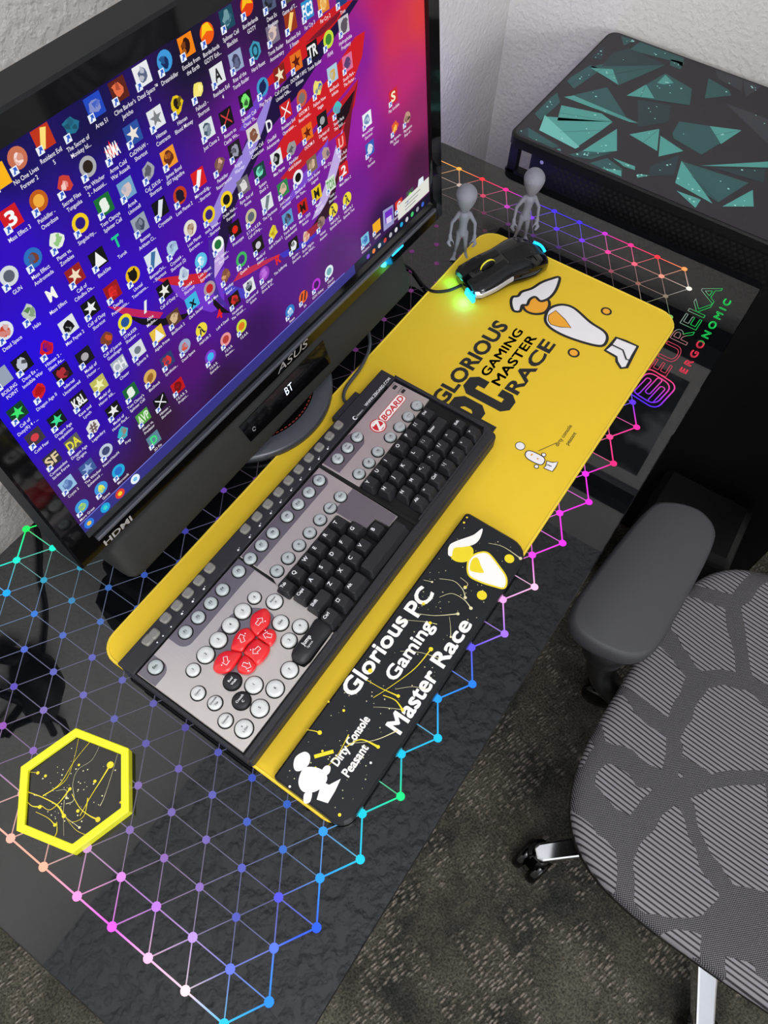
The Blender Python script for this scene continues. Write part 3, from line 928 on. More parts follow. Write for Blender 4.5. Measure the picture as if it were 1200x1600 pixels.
for path, w, mi, br in [
    ([(800,325),(860,335),(895,370),(905,402)], .022, 3, .045), ([(800,400),(850,385),(900,410),(928,445)], .022, 3, .05),
    ([(700,465),(780,475),(875,468)], .022, 3, .045), ([(640,492),(740,500),(790,510)], .016, 3, 0), ([(885,320),(915,345),(903,362)], .02, 3, .04),
    ([(500,735),(560,770),(632,803)], .03, 1, .045), ([(570,800),(620,820),(650,860)], .04, 1, .045), ([(530,810),(600,765),(700,690),(765,612)], .025, 1, .06),
    ([(640,620),(720,625),(800,650)], .016, 3, 0), ([(620,775),(690,765),(745,775)], .016, 3, 0), ([(430,995),(500,990),(560,975),(625,945)], .02, 3, .03),
    ([(420,1010),(480,980),(550,1010)], .045, 1, .045), ([(258,940),(290,945),(312,952)], .03, 1, .055), ([(320,1110),(380,1050),(430,960)], .02, 1, 0),
    ([(840,480),(845,520),(846,562)], .014, 3, .03), ([(735,330),(770,338)], .02, 3, .03), ([(1000,180),(1060,195),(1130,242)], .022, 3, .05), ([(530,848),(580,850),(660,860)], .014, 3, 0)]:
    splash(WP, cw, path, w, mi, br)
WP.stroke(q, [cw(290, 1050), cw(368, 1028)], .09, .007, 1)
for x, y, r, mi in ((410,862,.035,1),(348,826,.025,1),(393,1287,.04,1),(323,1027,.03,1),(295,1095,.03,1),(900,96,.035,1),(912,75,.03,1),(905,360,.05,1),(735,427,.045,1),(762,505,.045,1),(518,700,.06,1),(190,1172,.03,2),(520,1075,.03,2)):
    WP.disc(q, *cw(x, y), r, .011, mi)
for k in range(170):
    a = rnd.uniform(-1.3, 7.4); b = rnd.uniform(-12.4, -10.55)
    WP.disc(q, a, b, rnd.uniform(.006, .018), .006, 3, n=6)
q.build('painted_lettering', [M['white'], M['yp'], M['white'], M['creamline']], wboard)

# ------------------------------------------------------------------ coaster
hexo = [(-3.32,-5.55),(-2.94,-6.99),(-4.02,-8.03),(-5.45,-7.6),(-5.83,-6.16),(-4.76,-5.14)]
ct = thing('coaster', (-4.4, -6.6, 0), 'hexagonal coaster with yellow rim and splattered black middle', 'coaster')
ho = hexo if area2(hexo) > 0 else hexo[::-1]
hi = offset(ho, .19)
q = MB()
vs = [(x, y, .01) for x, y in ho]+[(x, y, .35) for x, y in ho]+[(x, y, .35) for x, y in hi]+[(x, y, .12) for x, y in hi]
fs = [(r*6+i, r*6+(i+1) % 6, (r+1)*6+(i+1) % 6, (r+1)*6+i) for r in range(3) for i in range(6)]
q.add(vs, fs)
q.build('rim', M['yframe'], ct, bevel=.02)
q = MB(); q.prism(offset(ho, .18), .02, .24)
cbase = q.build('base', M['gloss'], ct)
CP = Plane((0, 0, .24))
def cc(x, y): return CP.px(x/3.2, 1100+y/3.2)
q = MB()
for path, w, br in [([(395,165),(370,280),(330,380),(250,440)],.014,0),([(450,190),(370,290),(300,400),(215,460)],.02,0),([(500,205),(460,280),(390,330),(365,400),(370,480),(330,500)],.01,0),
    ([(590,245),(560,350),(520,470),(500,510)],.012,0),([(400,560),(450,470),(500,390),(552,305)],.03,.085),([(140,440),(220,470),(290,510),(320,560)],.04,.05),([(130,480),(160,510),(200,515)],.03,.045),
    ([(320,550),(360,590),(420,560),(440,470)],.016,0),([(210,510),(250,530),(300,490),(350,425)],.025,.04),([(360,450),(400,520),(450,560),(490,578)],.03,.06),([(285,590),(285,640),(270,670)],.03,0),
    ([(180,540),(240,570),(275,605)],.02,.04),([(145,340),(190,345)],.015,.04),([(280,435),(330,430),(333,470)],.012,.03),([(320,660),(318,560),(322,480)],.008,0),([(330,570),(380,630),(430,655)],.014,0),([(320,560),(360,590),(398,618)],.012,.03)]:
    splash(CP, cc, path, w, 0 if w > .013 else 1, br)
for x, y, r in ((475,387,.04),(390,535,.04),(395,305,.03),(228,360,.035),(604,492,.03)): CP.disc(q, *cc(x, y), r, .012, 0)
for k in range(60):
    a = rnd.gauss(-4.5, .5); b = rnd.gauss(-6.5, .5)
    if (a+4.4)**2+(b+6.6)**2 < 1.1: CP.disc(q, a, b, rnd.uniform(.006, .02), .006, 1, n=6)
q.build('paint_splatter', [M['yp'], M['creamline']], cbase)

# ------------------------------------------------------------------ monitor
SB = Vector((.3, -3.26, 2.71))
MP = Plane(SB, (.99977707, -.01969065, .00762219), (-.00451459, .11625067, .99320965))
mon = thing('monitor', (8, -1.6, 0), 'large widescreen monitor with glossy black frame showing a desktop full of icons', 'monitor')
DW, DH = 15.74, 8.85
q = MB()
def mring(a0, b0, a1, b1, off): return [MP.pt(a0, b0, off), MP.pt(a1, b0, off), MP.pt(a1, b1, off), MP.pt(a0, b1, off)]
rings = [mring(-.62, -.88, 16.36, 9.42, -.85), mring(-.62, -.88, 16.36, 9.42, .04), mring(-.56, -.82, 16.30, 9.36, .10), mring(-.03, -.10, DW+.03, DH+.03, .10), mring(0, 0, DW, DH, -.03)]
q.loft(rings[:2], 1, False, False); q.loft(rings[1:], 0, False, False)
bez = q.build('bezel', [M['gloss'], M['shellblack']], mon)
q = MB()
q.loft([mring(-.60, -.86, 16.34, 9.40, -.84), mring(-.60, -.86, 16.34, 9.40, -1.0), mring(.2, 0, 15.5, 8.7, -1.75), mring(2, 1.5, 13.7, 7.2, -2.1)], 0, False, True)
q.build('rear_shell', M['shellblack'], mon)
q = MB()
q.loft([mring(.1, -.34, DW+.05, -.22, .08), mring(.1, -.34, DW+.05, -.22, .2), mring(.14, -.31, DW, -.25, .23)], 0, False)
q.build('lower_trim', M['ring'], mon)
q = MB()
MP.text(q, 'ASUS', 7.3, -.74, .26, 1.5, .105, 0, None, .0, shear=.25, vsc=1)
q.build('maker_lettering', M['steel'], bez); q = MB()
MP.text(q, 'HDMI', .2, -.80, .20, .98, .105, 0, None, .02)
q.build('port_lettering', M['steel'], bez)
q = MB(); la, lb = MP.px(621, 391, .11); q.tube([MP.pt(la-.3, lb, .1), MP.pt(la+.3, lb, .1)], .05, 0, 8)
q.build('power_light', M['cyan'], mon)
point('power_light_glow', MP.pt(la+.1, lb-.12, .5), .006, (.05, .45, 1), .004)
# stand
q = MB(); q.lathe([(2.75, .0), (2.92, .06), (2.92, .26), (2.82, .33), (2.34, .34)], (7.65, -1.9, 0), 0, 64)
q.lathe([(2.33, .30), (2.33, .345), (.01, .345)], (7.65, -1.9, 0), 1, 64, smooth=False)
sbase = q.build('stand_base', [M['ring'], M['gloss']], mon)
q = MB()
for k in range(90):
    a = 2*math.pi*k/90
    for r in (2.27, ):
        x, y = 7.65+r*math.cos(a), -1.9+r*math.sin(a)
        DPs = Plane((x, y, .352), (-math.sin(a), math.cos(a), 0), (-math.cos(a), -math.sin(a), 0))
        DPs.poly(q, [(-.05, -.02), (.05, -.02), (.05, .02), (-.05, .02)], 0, 0)
q.build('stitched_ring', M['redline'], sbase)
q = MB(); q.loft([[(7.65+sx*.9, -1.0+sy*.35+z*.05, z) for sx, sy in ((-1,-1),(1,-1),(1,1),(-1,1))] for z in (.3, 3, 6.5)], 0, False)
q.build('stand_neck', M['black'], mon, bevel=.15, fixn=True)

# --- what the display shows
disp = MB()
def ms(u, v): return MP.px(u, v, -.02)
wp = [((0,400),(48,0,190)),((60,560),(36,0,215)),((20,640),(30,0,205)),((120,790),(62,24,100)),((0,240),(14,8,80)),((150,190),(14,10,70)),((300,80),(14,10,38)),((420,20),(28,10,50)),
 ((300,400),(70,0,165)),((200,450),(48,0,190)),((200,300),(40,0,160)),((400,200),(110,20,150)),((480,120),(120,20,150)),((560,200),(150,30,160)),((620,50),(205,50,80)),((600,0),(190,30,90)),((655,20),(215,60,60)),
 ((650,180),(150,40,100)),((600,250),(120,24,120)),((650,260),(70,25,60)),((600,340),(42,14,70)),((500,330),(110,20,160)),((520,400),(80,30,110)),((400,520),(52,12,84)),((350,600),(45,16,60)),((250,660),(48,20,50)),
 ((220,760),(50,20,40)),((300,560),(80,10,110)),((150,640),(45,0,170)),((380,440),(90,20,150)),((450,430),(80,20,130)),((320,500),(75,10,150)),((560,300),(110,25,140)),((630,120),(190,40,110)),((560,80),(130,25,150))]
wpl = [(ms(*p), s2l(c)) for p, c in wp]
def wcol(a, b):
    w = 0; c = [0, 0, 0]
    for (x, y), k in wpl:
        d = 1/((x-a)**2+(y-b)**2+.15)**1.6
        w += d
        for i in range(3): c[i] += k[i]*d
    return tuple(v/w for v in c)
NX, NY = 96, 54
vs = []; vc = []
for j in range(NY+1):
    for i in range(NX+1):
        a, b = DW*i/NX, DH*j/NY
        vs.append(MP.pt(a, b, -.02)); vc.append(wcol(a, b))
disp.add(vs, [(j*(NX+1)+i, j*(NX+1)+i+1, (j+1)*(NX+1)+i+1, (j+1)*(NX+1)+i) for j in range(NY) for i in range(NX)], 0, vcols=vc)
cA = lambda x, y: (x/3, y/3)
cB = lambda x, y: (350+x/3.4286, y/3.4286)
cC = lambda x, y: (x/3.3333, 380+y/3.3333)
cD = lambda x, y: (300+x/3.158, 340+y/3.158)
def clipp(pts, bx=None):
    bx = bx or (0, DW, 0, DH)
    for ax, lim, sg in ((0, bx[0], 1), (0, bx[1], -1), (1, bx[2], 1), (1, bx[3], -1)):
        out = []
        for i in range(len(pts)):
            p, r = pts[i-1], pts[i]
            dp, dr = (p[ax]-lim)*sg, (r[ax]-lim)*sg
            if (dp >= 0) != (dr >= 0):
                t = dp/(dp-dr); out.append((p[0]+(r[0]-p[0])*t, p[1]+(r[1]-p[1])*t))
            if dr >= 0: out.append(r)
        pts = out
        if not pts: return pts
    return pts
lay = [0]
def sp(cf, pts, rgb, sm=False, k=1.0):
    p = [ms(*cf(*t)) for t in pts]
    if sm: p = smooth(p, True, 5)
    p = clipp(p)
    if len(p) < 3: return
    lay[0] += 1
    MP.poly(disp, p, -.018+lay[0]*.0002, 0, tuple(v*k for v in s2l(rgb)))
sp(cB, [(230,560),(300,470),(480,250),(640,60),(690,0),(720,0),(400,500),(240,700),(200,800),(60,1100),(20,1300),(0,1371),(-60,1371),(30,1000),(130,720)], (26,8,60))
sp(cB, [(690,0),(600,25),(500,110),(400,215),(300,340),(210,450),(235,465),(330,400),(470,280),(600,120)], (200,22,30))
sp(cB, [(640,40),(560,110),(440,230),(520,190),(600,110)], (120,16,40))
sp(cB, [(255,530),(215,560),(90,830),(-20,1030),(-90,1190),(-60,1230),(60,1010),(150,840),(210,690)], (150,130,215))
sp(cB, [(210,470),(150,560),(80,700),(110,700),(180,590),(235,500)], (110,60,190))
sp(cB, [(755,165),(700,200),(560,420),(400,600),(300,760),(240,880),(300,870),(430,740),(560,600),(690,440),(740,300)], (205,24,34))
sp(cB, [(720,420),(660,500),(500,690),(380,860),(300,960),(360,960),(520,790),(640,700),(700,560)], (190,24,40))
sp(cB, [(720,420),(690,560),(655,850),(600,1000),(560,1060),(620,800),(650,640)], (110,20,36))
sp(cB, [(640,560),(600,620),(620,700),(670,600),(700,480)], (30,8,20))
sp(cB, [(560,740),(480,860),(400,960),(290,1150),(420,1010),(540,860)], (120,70,200))
sp(cB, [(635,690),(600,780),(555,950),(510,1080),(470,1180),(530,1130),(580,1010),(625,850)], (190,170,225))
sp(cB, [(620,880),(590,1000),(540,1100),(480,1200),(420,1280),(500,1230),(580,1130)], (44,12,40))
sp(cC, [(812,190),(880,175),(1080,150),(1060,205),(960,225),(880,215)], (200,30,50))
sp(cC, [(880,215),(960,225),(1100,200),(1167,120),(1167,330),(1100,360),(1000,330),(920,270)], (110,50,200))
sp(cC, [(1167,0),(1150,0),(1115,90),(1085,170),(1120,180),(1167,100)], (190,160,225))
sp(cC, [(560,330),(620,330),(720,345),(850,360),(830,392),(720,385),(640,370)], (190,30,90))
sp(cC, [(640,372),(740,392),(850,392),(990,360),(960,395),(850,430),(740,425)], (12,4,20))
sp(cD, [(80,110),(110,110),(110,300),(140,390),(200,460),(130,420),(90,340)], (70,40,150))
sp(cD, [(150,370),(260,400),(320,330),(250,350),(180,330)], (70,60,190))
sp(cD, [(100,390),(150,440),(190,470),(140,470),(105,430)], (14,4,16))
sp(cD, [(200,320),(280,280),(430,190),(440,175),(300,235),(230,270)], (190,40,80))
sp(cD, [(430,180),(520,130),(640,60),(560,140),(450,200)], (60,50,190))
sp(cD, [(560,70),(620,20),(640,30),(590,90),(540,120)], (150,30,60))
# task bar
MP.poly(disp, [(0, 0), (DW, 0), (DW, .36), (0, .36)], -.010, 0, s2l((52, 50, 130)))
MP.poly(disp, [(11.5, 0), (DW, 0), (DW, .36), (11.5, .36)], -.0098, 0, s2l((24, 16, 40)))
MP.poly(disp, [(0, .36), (11, .36), (11, .385), (0, .385)], -.0096, 0, s2l((120, 130, 230)))
WHT = s2l((245, 240, 250))
def icon(cf, x, y, kind, c1, c2=(240, 240, 240), l1='', l2='', glyph='', sc=1):
    a, b = ms(*cf(x, y))
    if not (-.3 < a < DW+.2 and -.3 < b < DH+.3): return
    h = .2*sc; o = -.009
    def P_(pts, rgb, oo):
        p = clipp([(a+px*h, b+py*h) for px, py in pts])
        if len(p) > 2: MP.poly(disp, p, oo, 0, s2l(rgb))
    circ = [(math.cos(t), math.sin(t)) for t in [2*math.pi*k/18 for k in range(18)]]
    sqr = [(-1, -1), (1, -1), (1, 1), (-1, 1)]
    star = [((1 if k % 2 == 0 else .4)*math.sin(math.pi*k/5), (1 if k % 2 == 0 else .4)*math.cos(math.pi*k/5)) for k in range(10)]
    rg_ = random.Random(hash((x, y)) % 9973 if False else int(x*7+y*13))
    def rblob(n=9, r0=.5, r1=1.0, dx=0, dy=0):
        return [(dx+math.cos(t)*rg_.uniform(r0, r1), dy+math.sin(t)*rg_.uniform(r0, r1)) for t in [2*math.pi*k/n for k in range(n)]]
    blobp = rblob(10, .62, 1.05)
    def mixc(a_, b_, t): return tuple(a_[i]*(1-t)+b_[i]*t for i in range(3))
    base = {'s': sqr, 'c': circ, 'b': blobp, 'r': circ, '*': sqr, 'f': circ, 'h': [(0, 1), (.85, .5), (.85, -.5), (0, -1), (-.85, -.5), (-.85, .5)], 't': [(-1, -1), (1, -1), (.9, .9), (-.4, 1)]}.get(kind[0])
    o2 = o+.001
    if base: P_(base, c1, o)
    if kind in ('sb', 'cb', 'f', 'b', 'nb'):
        for w in range(3):
            P_([(max(-.95, min(.95, p[0])), max(-.95, min(.95, p[1]))) if kind[0] == 's' else p for p in rblob(7, .15, .5, rg_.uniform(-.4, .4), rg_.uniform(-.4, .4))], mixc(c1, c2, rg_.choice((.35, .6, 1.0))), o2+.0006+w*.0002)
    if kind[0] == '*': P_([(p[0]*.85, p[1]*.85) for p in star], c2, o2)
    if kind[0] == 'r': P_([(p[0]*.6, p[1]*.6) for p in circ], c2, o2)
    if kind == 'sb': P_([(p[0]*.75, p[1]*.85) for p in blobp], c2, o2)
    if kind in ('cb', 'f'): P_([(p[0]*.6, p[1]*.7-.1) for p in blobp], c2, o2)
    if kind == 'cw': P_([(-.9, -.2), (0, .2), (.9, -.1), (.4, .9), (-.4, .9)], c2, o2)
    if kind == 'sx':
        for k in (-1, 1): P_([(-.7, -.7*k-.12), (.7, .7*k-.12), (.7, .7*k+.12), (-.7, -.7*k+.12)], c2, o2)
    if kind == 'sc': P_([(p[0]*.5, p[1]*.5) for p in circ], c2, o2)
    if kind == 'st': P_([(-.8, -.8), (.8, -.8), (0, .85)], c2, o2)
    if kind == 'sd': P_([(-.8, -.9), (-.2, -.9), (.7, .7), (.1, .9)], c2, o2)
    if kind == 'n*': P_(star, c1, o)
    if kind == 'nb': P_(blobp, c1, o); P_([(p[0]*.5, p[1]*.6+.1) for p in blobp], c2, o2)
    if glyph and 0 < a-h and a+h < DW and b+h < DH:
        MP.text(disp, glyph, a, b-h*.65, h*1.3, min(h*1.8, h*1.05*len(glyph)), o+.002, 0, s2l(c2), .03, 'c')
    # shortcut arrow
    if 'n_' not in kind and a > .25 and b < DH-.1 and a < 15:
        x0, y0 = a-.235, b-.235
        if b > .45:
            MP.poly(disp, [(x0, y0), (x0+.15, y0), (x0+.15, y0+.15), (x0, y0+.15)], o+.003, 0, s2l((235, 240, 250)))
            MP.poly(disp, [(x0+.03, y0+.02), (x0+.07, y0+.02), (x0+.09, y0+.07), (x0+.13, y0+.05), (x0+.13, y0+.13), (x0+.05, y0+.13), (x0+.07, y0+.1)], o+.004, 0, s2l((40, 90, 200)))
    for k, l in enumerate((l1, l2)):
        if l:
            vs_, fs_, (x0, x1) = textgeo(l, .012)
            wdt = (x1-x0)*.100
            if a-wdt/2 > .02 and a+wdt/2 < DW-.02:
                yb = b-.375-k*.135
                if b < DH-.0 and yb > .37 and yb < DH-.12:
                    MP.text(disp, l, a, yb, .086, wdt, -.006, 0, WHT, .004, 'c')
I = [
(cA,80,740,'f',(200,110,80),(245,220,215),'No One Lives','Forever 2'),(cA,200,645,'sd',(190,50,20),(255,220,120),'Resident Evil','5'),(cA,330,590,'b',(30,110,140),(20,60,80),'The Secret of','Monkey Isl...'),
(cA,442,495,'sb',(30,70,190),(130,140,200),'Area 51',''),(cA,555,420,'sb',(90,30,20),(230,110,70),"Clive Barker's",'Jericho'),(cA,665,350,'sb',(232,232,236),(90,100,130),'Dead Space\u2122','3'),
(cA,770,285,'cb',(60,150,215),(14,40,90),'Dreamkiller',''),(cA,872,213,'sb',(240,130,10),(40,10,5),'Exodus from','the Earth'),(cA,968,155,'cw',(240,90,10),(250,200,20),'Borderlands','GOTY Enh...'),
(cA,1062,85,'sb',(20,70,90),(110,150,160),'Splinter Cell','Blacklist'),(cA,1155,25,'cw',(225,60,10),(250,190,20),'Borderlands','GOTY'),
(cA,-10,830,'s',(250,180,20),(0,0,0),'',''),(cA,50,1020,'s',(205,20,30),(250,250,250),'Mass Effect 3','','3'),(cA,180,940,'r',(190,90,20),(240,170,60),'Painkiller -','Overdose'),(cA,300,860,'b',(200,60,50),(245,200,190),'Secret Files','Tunguska'),
(cA,410,780,'r',(170,170,175),(40,30,20),'The Witcher','2 - Assassi...'),(cA,523,705,'n*',(220,30,30),(255,255,255),'Arma Cold','War Assault','ARMA'),(cA,622,625,'*',(40,80,160),(235,225,215),'CoDWaW -','Shortcut'),
(cA,730,553,'*',(225,228,232),(120,125,130),'Hitman','Contracts'),(cA,830,490,'nb',(225,190,20),(30,20,10),'Hitman','Blood Money'),(cA,925,420,'b',(240,225,110),(250,240,150),'Fallout3 -','Shortcut'),
(cA,1018,350,'s',(225,228,230),(30,30,35),'Resident Evil','4','A'),(cA,1105,285,'sb',(150,165,200),(60,60,90),'Rise of the','Tomb Raider'),
(cA,265,1125,'b',(230,235,225),(90,170,60),'Plants vs.','Zombies'),(cA,375,1045,'r',(240,200,20),(40,20,120),'Singularity...',''),(cA,487,960,'sc',(20,110,50),(230,240,230),'Tom Clancys','Splinter Cell','S'),
(cA,592,885,'sb',(110,160,200),(210,190,190),'ArmA','Uninstall'),(cA,695,800,'nb',(160,160,170),(90,90,100),'CoJ_DX10 -','Shortcut'),(cA,790,738,'sb',(240,150,40),(100,40,20),'James Bond','007 Nightfire'),
(cA,970,605,'sb',(220,228,232),(60,80,100),'Just Cause 2',''),(cA,1060,555,'sx',(14,12,16),(200,60,60),'Return to','Castle Wo...'),(cA,1150,475,'sb',(16,30,24),(120,230,110),'Splinter Cell','Chaos Th...'),
(cA,545,1130,'n_',(20,180,120),(30,200,140),'Turok','','T'),(cA,655,1050,'sb',(150,160,175),(60,70,90),'Batman','Arkham Ci...'),(cA,750,975,'sd',(10,12,20),(220,225,235),'Cryostasis',''),
(cA,842,915,'r',(190,60,20),(24,16,40),'Lost Planet 2','','2'),(cA,930,835,'sd',(215,25,30),(245,240,240),'MirrorsEdg...','- Shortcut'),(cA,1025,770,'b',(120,80,70),(215,170,150),'Painkiller','Resurrection'),
(cA,1100,705,'sb',(30,24,34),(150,150,170),'Rogue','Warrior'),(cA,890,1070,'cb',(225,220,210),(150,110,80),'Lost Planet','Extreme ...'),(cA,978,1005,'r',(230,200,20),(50,30,120),'moh_break...','- Shortcut'),
(cA,1060,935,'r',(240,205,30),(20,16,10),'Duke Nuk...','Forever'),(cA,1140,870,'sb',(110,105,110),(220,215,215),'Ryse Son of','Rome'),(cA,1020,1145,'r',(240,245,240),(30,110,60),'moh_spear...','- Shortcut'),
(cA,1100,1075,'sc',(16,10,12),(215,30,20),'Prototype',''),(cA,1175,1015,'r',(200,190,150),(90,100,110),'S.T.A.L.K.E.R.','Call of Prip...'),
(cC,45,170,'r',(210,215,220),(90,95,110),'GUN',''),(cC,170,75,'cb',(40,110,190),(120,60,40),'Mass Effect','Andromeda'),(cC,390,165,'*',(150,30,30),(240,220,190),'Call of','Cthulhu Da...'),
(cC,510,80,'st',(14,14,14),(240,240,240),'BlackSite',''),(cC,265,265,'n_',(240,235,200),(245,245,235),'Mass Effect','','M'),(cC,150,360,'b',(190,200,190),(90,130,80),'Halo',''),
(cC,20,455,'cb',(220,225,235),(200,70,50),'Dead Space',''),(cC,585,250,'sb',(150,20,24),(230,40,40),'Deadly','Premonitio...'),(cC,690,165,'r',(230,180,20),(20,14,8),'Unreal','Tourname...','U'),
(cC,795,85,'sd',(215,225,235),(60,110,160),'BatmanOri...','- Shortcut'),(cC,895,25,'b',(170,200,225),(110,130,170),'Crysis64 -','Shortcut (2)'),(cC,470,335,'*',(14,14,16),(235,235,240),'Call of Duty','Shortcut'),
(cC,355,430,'sb',(222,226,230),(14,14,18),'Max Payne 2',''),(cC,240,545,'nb',(210,20,30),(60,0,180),'Hitman 2 -','Silent As...'),(cC,115,625,'sb',(14,14,18),(190,195,210),'Deus Ex -','Invisible War'),
(cC,5,700,'s',(150,160,180),(90,90,90),'BOILING','POINT'),(cC,555,495,'b',(120,60,40),(200,80,40),'Call of Juarez','Gunslinger'),(cC,650,410,'r',(235,220,40),(30,80,150),'STALKER','Shadow ...'),
(cC,755,330,'n_',(230,230,235),(230,230,235),'Alice','Madne...','/'),(cC,855,245,'*',(12,12,14),(235,235,225),'Call of Duty 2',''),(cC,955,160,'b',(200,215,230),(120,140,180),'Crysis64 -','Shortcut'),
(cC,1045,90,'cb',(90,190,230),(240,245,250),'Lost Planet','Extreme...'),(cC,440,590,'sc',(20,18,24),(170,165,170),'Medal of','Honor ...'),(cC,325,675,'sb',(24,14,20),(170,40,50),'Infernal','Uncensored'),
(cC,205,770,'nb',(205,25,35),(170,10,20),'Dragon Age II',''),(cC,90,880,'*',(10,60,34),(60,230,110),'Call of','Duty(R) 4 - ...'),(cC,620,635,'s',(170,178,190),(235,235,240),'Chaser','','CH'),
(cC,715,555,'sc',(215,220,225),(110,120,130),'Syberia II',''),(cC,820,475,'st',(230,190,60),(240,240,245),'Alpha Prime',''),(cC,905,390,'sb',(90,60,40),(210,180,140),'BioShock 2',''),
(cC,1000,305,'s*',(60,180,225),(10,16,24),'Dark Sector','','x'),(cC,1090,235,'r',(170,150,160),(190,30,40),'Mad Max',''),(cC,515,735,'*',(190,185,90),(240,240,180),'Medal of','Honor Alli...'),
(cC,410,820,'s',(20,16,20),(240,240,240),'Kane and','Lynch','K&L'),(cC,295,920,'*',(10,24,20),(60,220,150),'Dragon Age','Inquisition'),(cC,180,1010,'sc',(60,50,60),(210,60,70),'Cold Fear',''),
(cC,680,775,'sc',(20,100,50),(225,240,225),"Tom Clancy's",'Splinter Cell','S'),(cC,780,695,'cb',(215,170,90),(150,100,40),'BioShock',''),(cC,870,610,'sb',(40,60,110),(220,50,50),'Syndicate...',''),
(cC,960,535,'cb',(150,165,200),(215,80,60),'Dead Space',''),(cC,1048,450,'c',(235,215,60),(30,20,60),'Half-Life 2','','\u03bb'),(cC,1140,370,'n_',(220,30,40),(225,30,40),'Left 4 Dead','','4'),
(cC,590,870,'*',(14,14,16),(235,235,235),'Medal of','Honor Pacif...'),(cC,483,955,'h',(225,222,220),(110,90,90),'Legendary','','#'),(cC,380,1040,'s',(90,88,92),(225,220,60),'Dragon Age','Origins','DA'),
(cC,270,1125,'s',(50,44,52),(220,200,160),'Commandos','Strike Force','SF'),(cC,640,985,'b',(50,180,200),(220,90,50),'Prey',''),(cC,745,905,'s',(80,160,60),(220,240,210),'Aliens vs.','Predator','AVP'),
(cC,835,825,'sx',(12,12,16),(235,235,240),'Hitman -','Shortcut'),(cC,925,745,'sb',(190,20,24),(110,10,14),'F.E.A.R. 2','Project...'),(cC,1095,590,'r',(120,60,200),(60,180,240),'F.E.A.R.','Extracti...'),
(cC,550,1080,'r',(190,200,220),(60,70,110),'NecroVisioN',''),(cC,455,1170,'*',(60,90,150),(150,180,220),'The Witcher','Enhanced ...'),(cC,350,1255,'sb',(150,190,225),(80,110,170),'Crysis 2',''),
(cC,800,1020,'s',(90,130,150),(60,220,120),'3D Fix','Manager','D'),(cC,615,1185,'r',(30,170,220),(40,110,200),'Microsoft','Edge'),(cC,525,1275,'cb',(60,150,220),(220,230,90),'Game','Manager'),(cC,425,1370,'cb',(60,150,220),(190,220,60),'More Great','Games'),
(cD,165,285,'b',(130,80,60),(210,160,110),'Monkey','Island ...'),(cD,243,205,'r',(60,180,90),(70,30,130),'Quake 4',''),(cD,325,135,'sc',(20,16,22),(200,200,210),'Medal of','Honor ...'),
(cD,400,70,'b',(225,205,50),(180,150,30),'Left 4 Dead 2',''),(cD,208,405,'sb',(20,14,16),(200,40,40),'Nosferatu','The Wrath ...'),(cD,282,340,'sb',(225,228,232),(30,40,60),'Quantum of','Solace'),
(cD,355,275,'cb',(150,60,190),(190,110,220),'SEGA Mega','Drive & G...'),(cD,423,205,'n_',(220,30,40),(225,40,40),'The Suffering','','R'),(cD,500,135,'sb',(14,14,18),(230,232,238),'Skyrim -','Shortcut'),
(cD,562,95,'b',(225,190,170),(180,60,50),'Scott Pilgrim','vs the Worl...'),(cD,635,25,'b',(150,120,110),(60,40,50),'Velvet','Assassin'),(cD,165,600,'r',(230,150,150),(180,60,60),'F.E.A.R.','Perseu...'),
(cD,243,535,'r',(200,220,60),(220,120,30),'F.E.A.R.',''),(cD,482,460,'cb',(40,120,200),(235,240,250),'Steam',''),(cD,548,390,'c',(235,100,40),(60,20,40),'EA','','//'),(cD,612,330,'r',(180,50,210),(60,16,90),'GOG Galaxy',''),
(cD,675,265,'r',(225,235,240),(110,170,180),'Ubisoft','Connect'),(cD,853,110,'sb',(120,190,220),(60,110,180),'Windows 7','USB/DVD...'),(cD,910,45,'s',(240,170,30),(90,190,60),'Utilities',''),
(cB,238,0,'sb',(80,90,120),(30,30,40),'Deus Ex','Revision'),(cB,335,-40,'s',(80,70,60),(0,0,0),'Game of T...',''),(cB,445,50,'s',(40,140,200),(245,250,255),'Far Cry 3','','FC3'),(cB,530,15,'sb',(220,130,40),(240,200,120),'Far Cry 2',''),
(cB,625,-20,'s',(30,60,120),(0,0,0),'Tron',''),(cB,260,180,'sb',(120,110,130),(215,190,180),'Tomb Raider','Anniversary'),(cB,355,115,'sd',(150,50,20),(250,210,120),'Resident Evil','5 Steam'),(cB,165,270,'h',(60,150,180),(20,60,80),'Hard Reset','','O'),
(cB,640,135,'sb',(200,195,200),(90,80,90),'Hydrophobia','Prophecy'),(cB,558,210,'r',(200,220,60),(60,130,50),'FEAR',''),(cB,472,270,'s',(14,14,16),(240,240,240),'Tomb Raider','','TR'),(cB,385,330,'*',(225,110,30),(90,20,10),'DOOM 3 BFG','Edition'),
(cB,297,400,'*',(130,30,20),(240,225,190),'Call of Duty -','United Offe...'),(cB,205,465,'r',(60,150,200),(24,30,80),'Play Pariah','','/'),(cB,660,335,'sb',(220,110,150),(90,60,110),'South Park -','The Factur...'),(cB,580,395,'sb',(170,200,220),(210,170,90),'BioShock','Infinite'),
(cB,500,470,'b',(235,215,110),(50,100,180),'Fallout New','Vegas'),(cB,415,525,'r',(200,90,60),(120,110,110),'DOOM 3','Resurrecti...'),(cB,330,590,'sx',(200,30,36),(240,240,240),'Resident Evil','Operation ...'),(cB,240,670,'n_',(235,235,240),(235,235,240),'Deadfall','Adventures','D'),
(cB,155,720,'sb',(215,210,205),(130,80,60),'Splinter Cell','Conviction'),(cB,605,580,'b',(70,190,190),(150,90,170),'South Park','The Stick ...'),(cB,525,645,'sc',(24,22,26),(160,160,165),'Darkest of','Days'),(cB,445,710,'*',(230,110,30),(100,24,10),'DOOM 3',''),
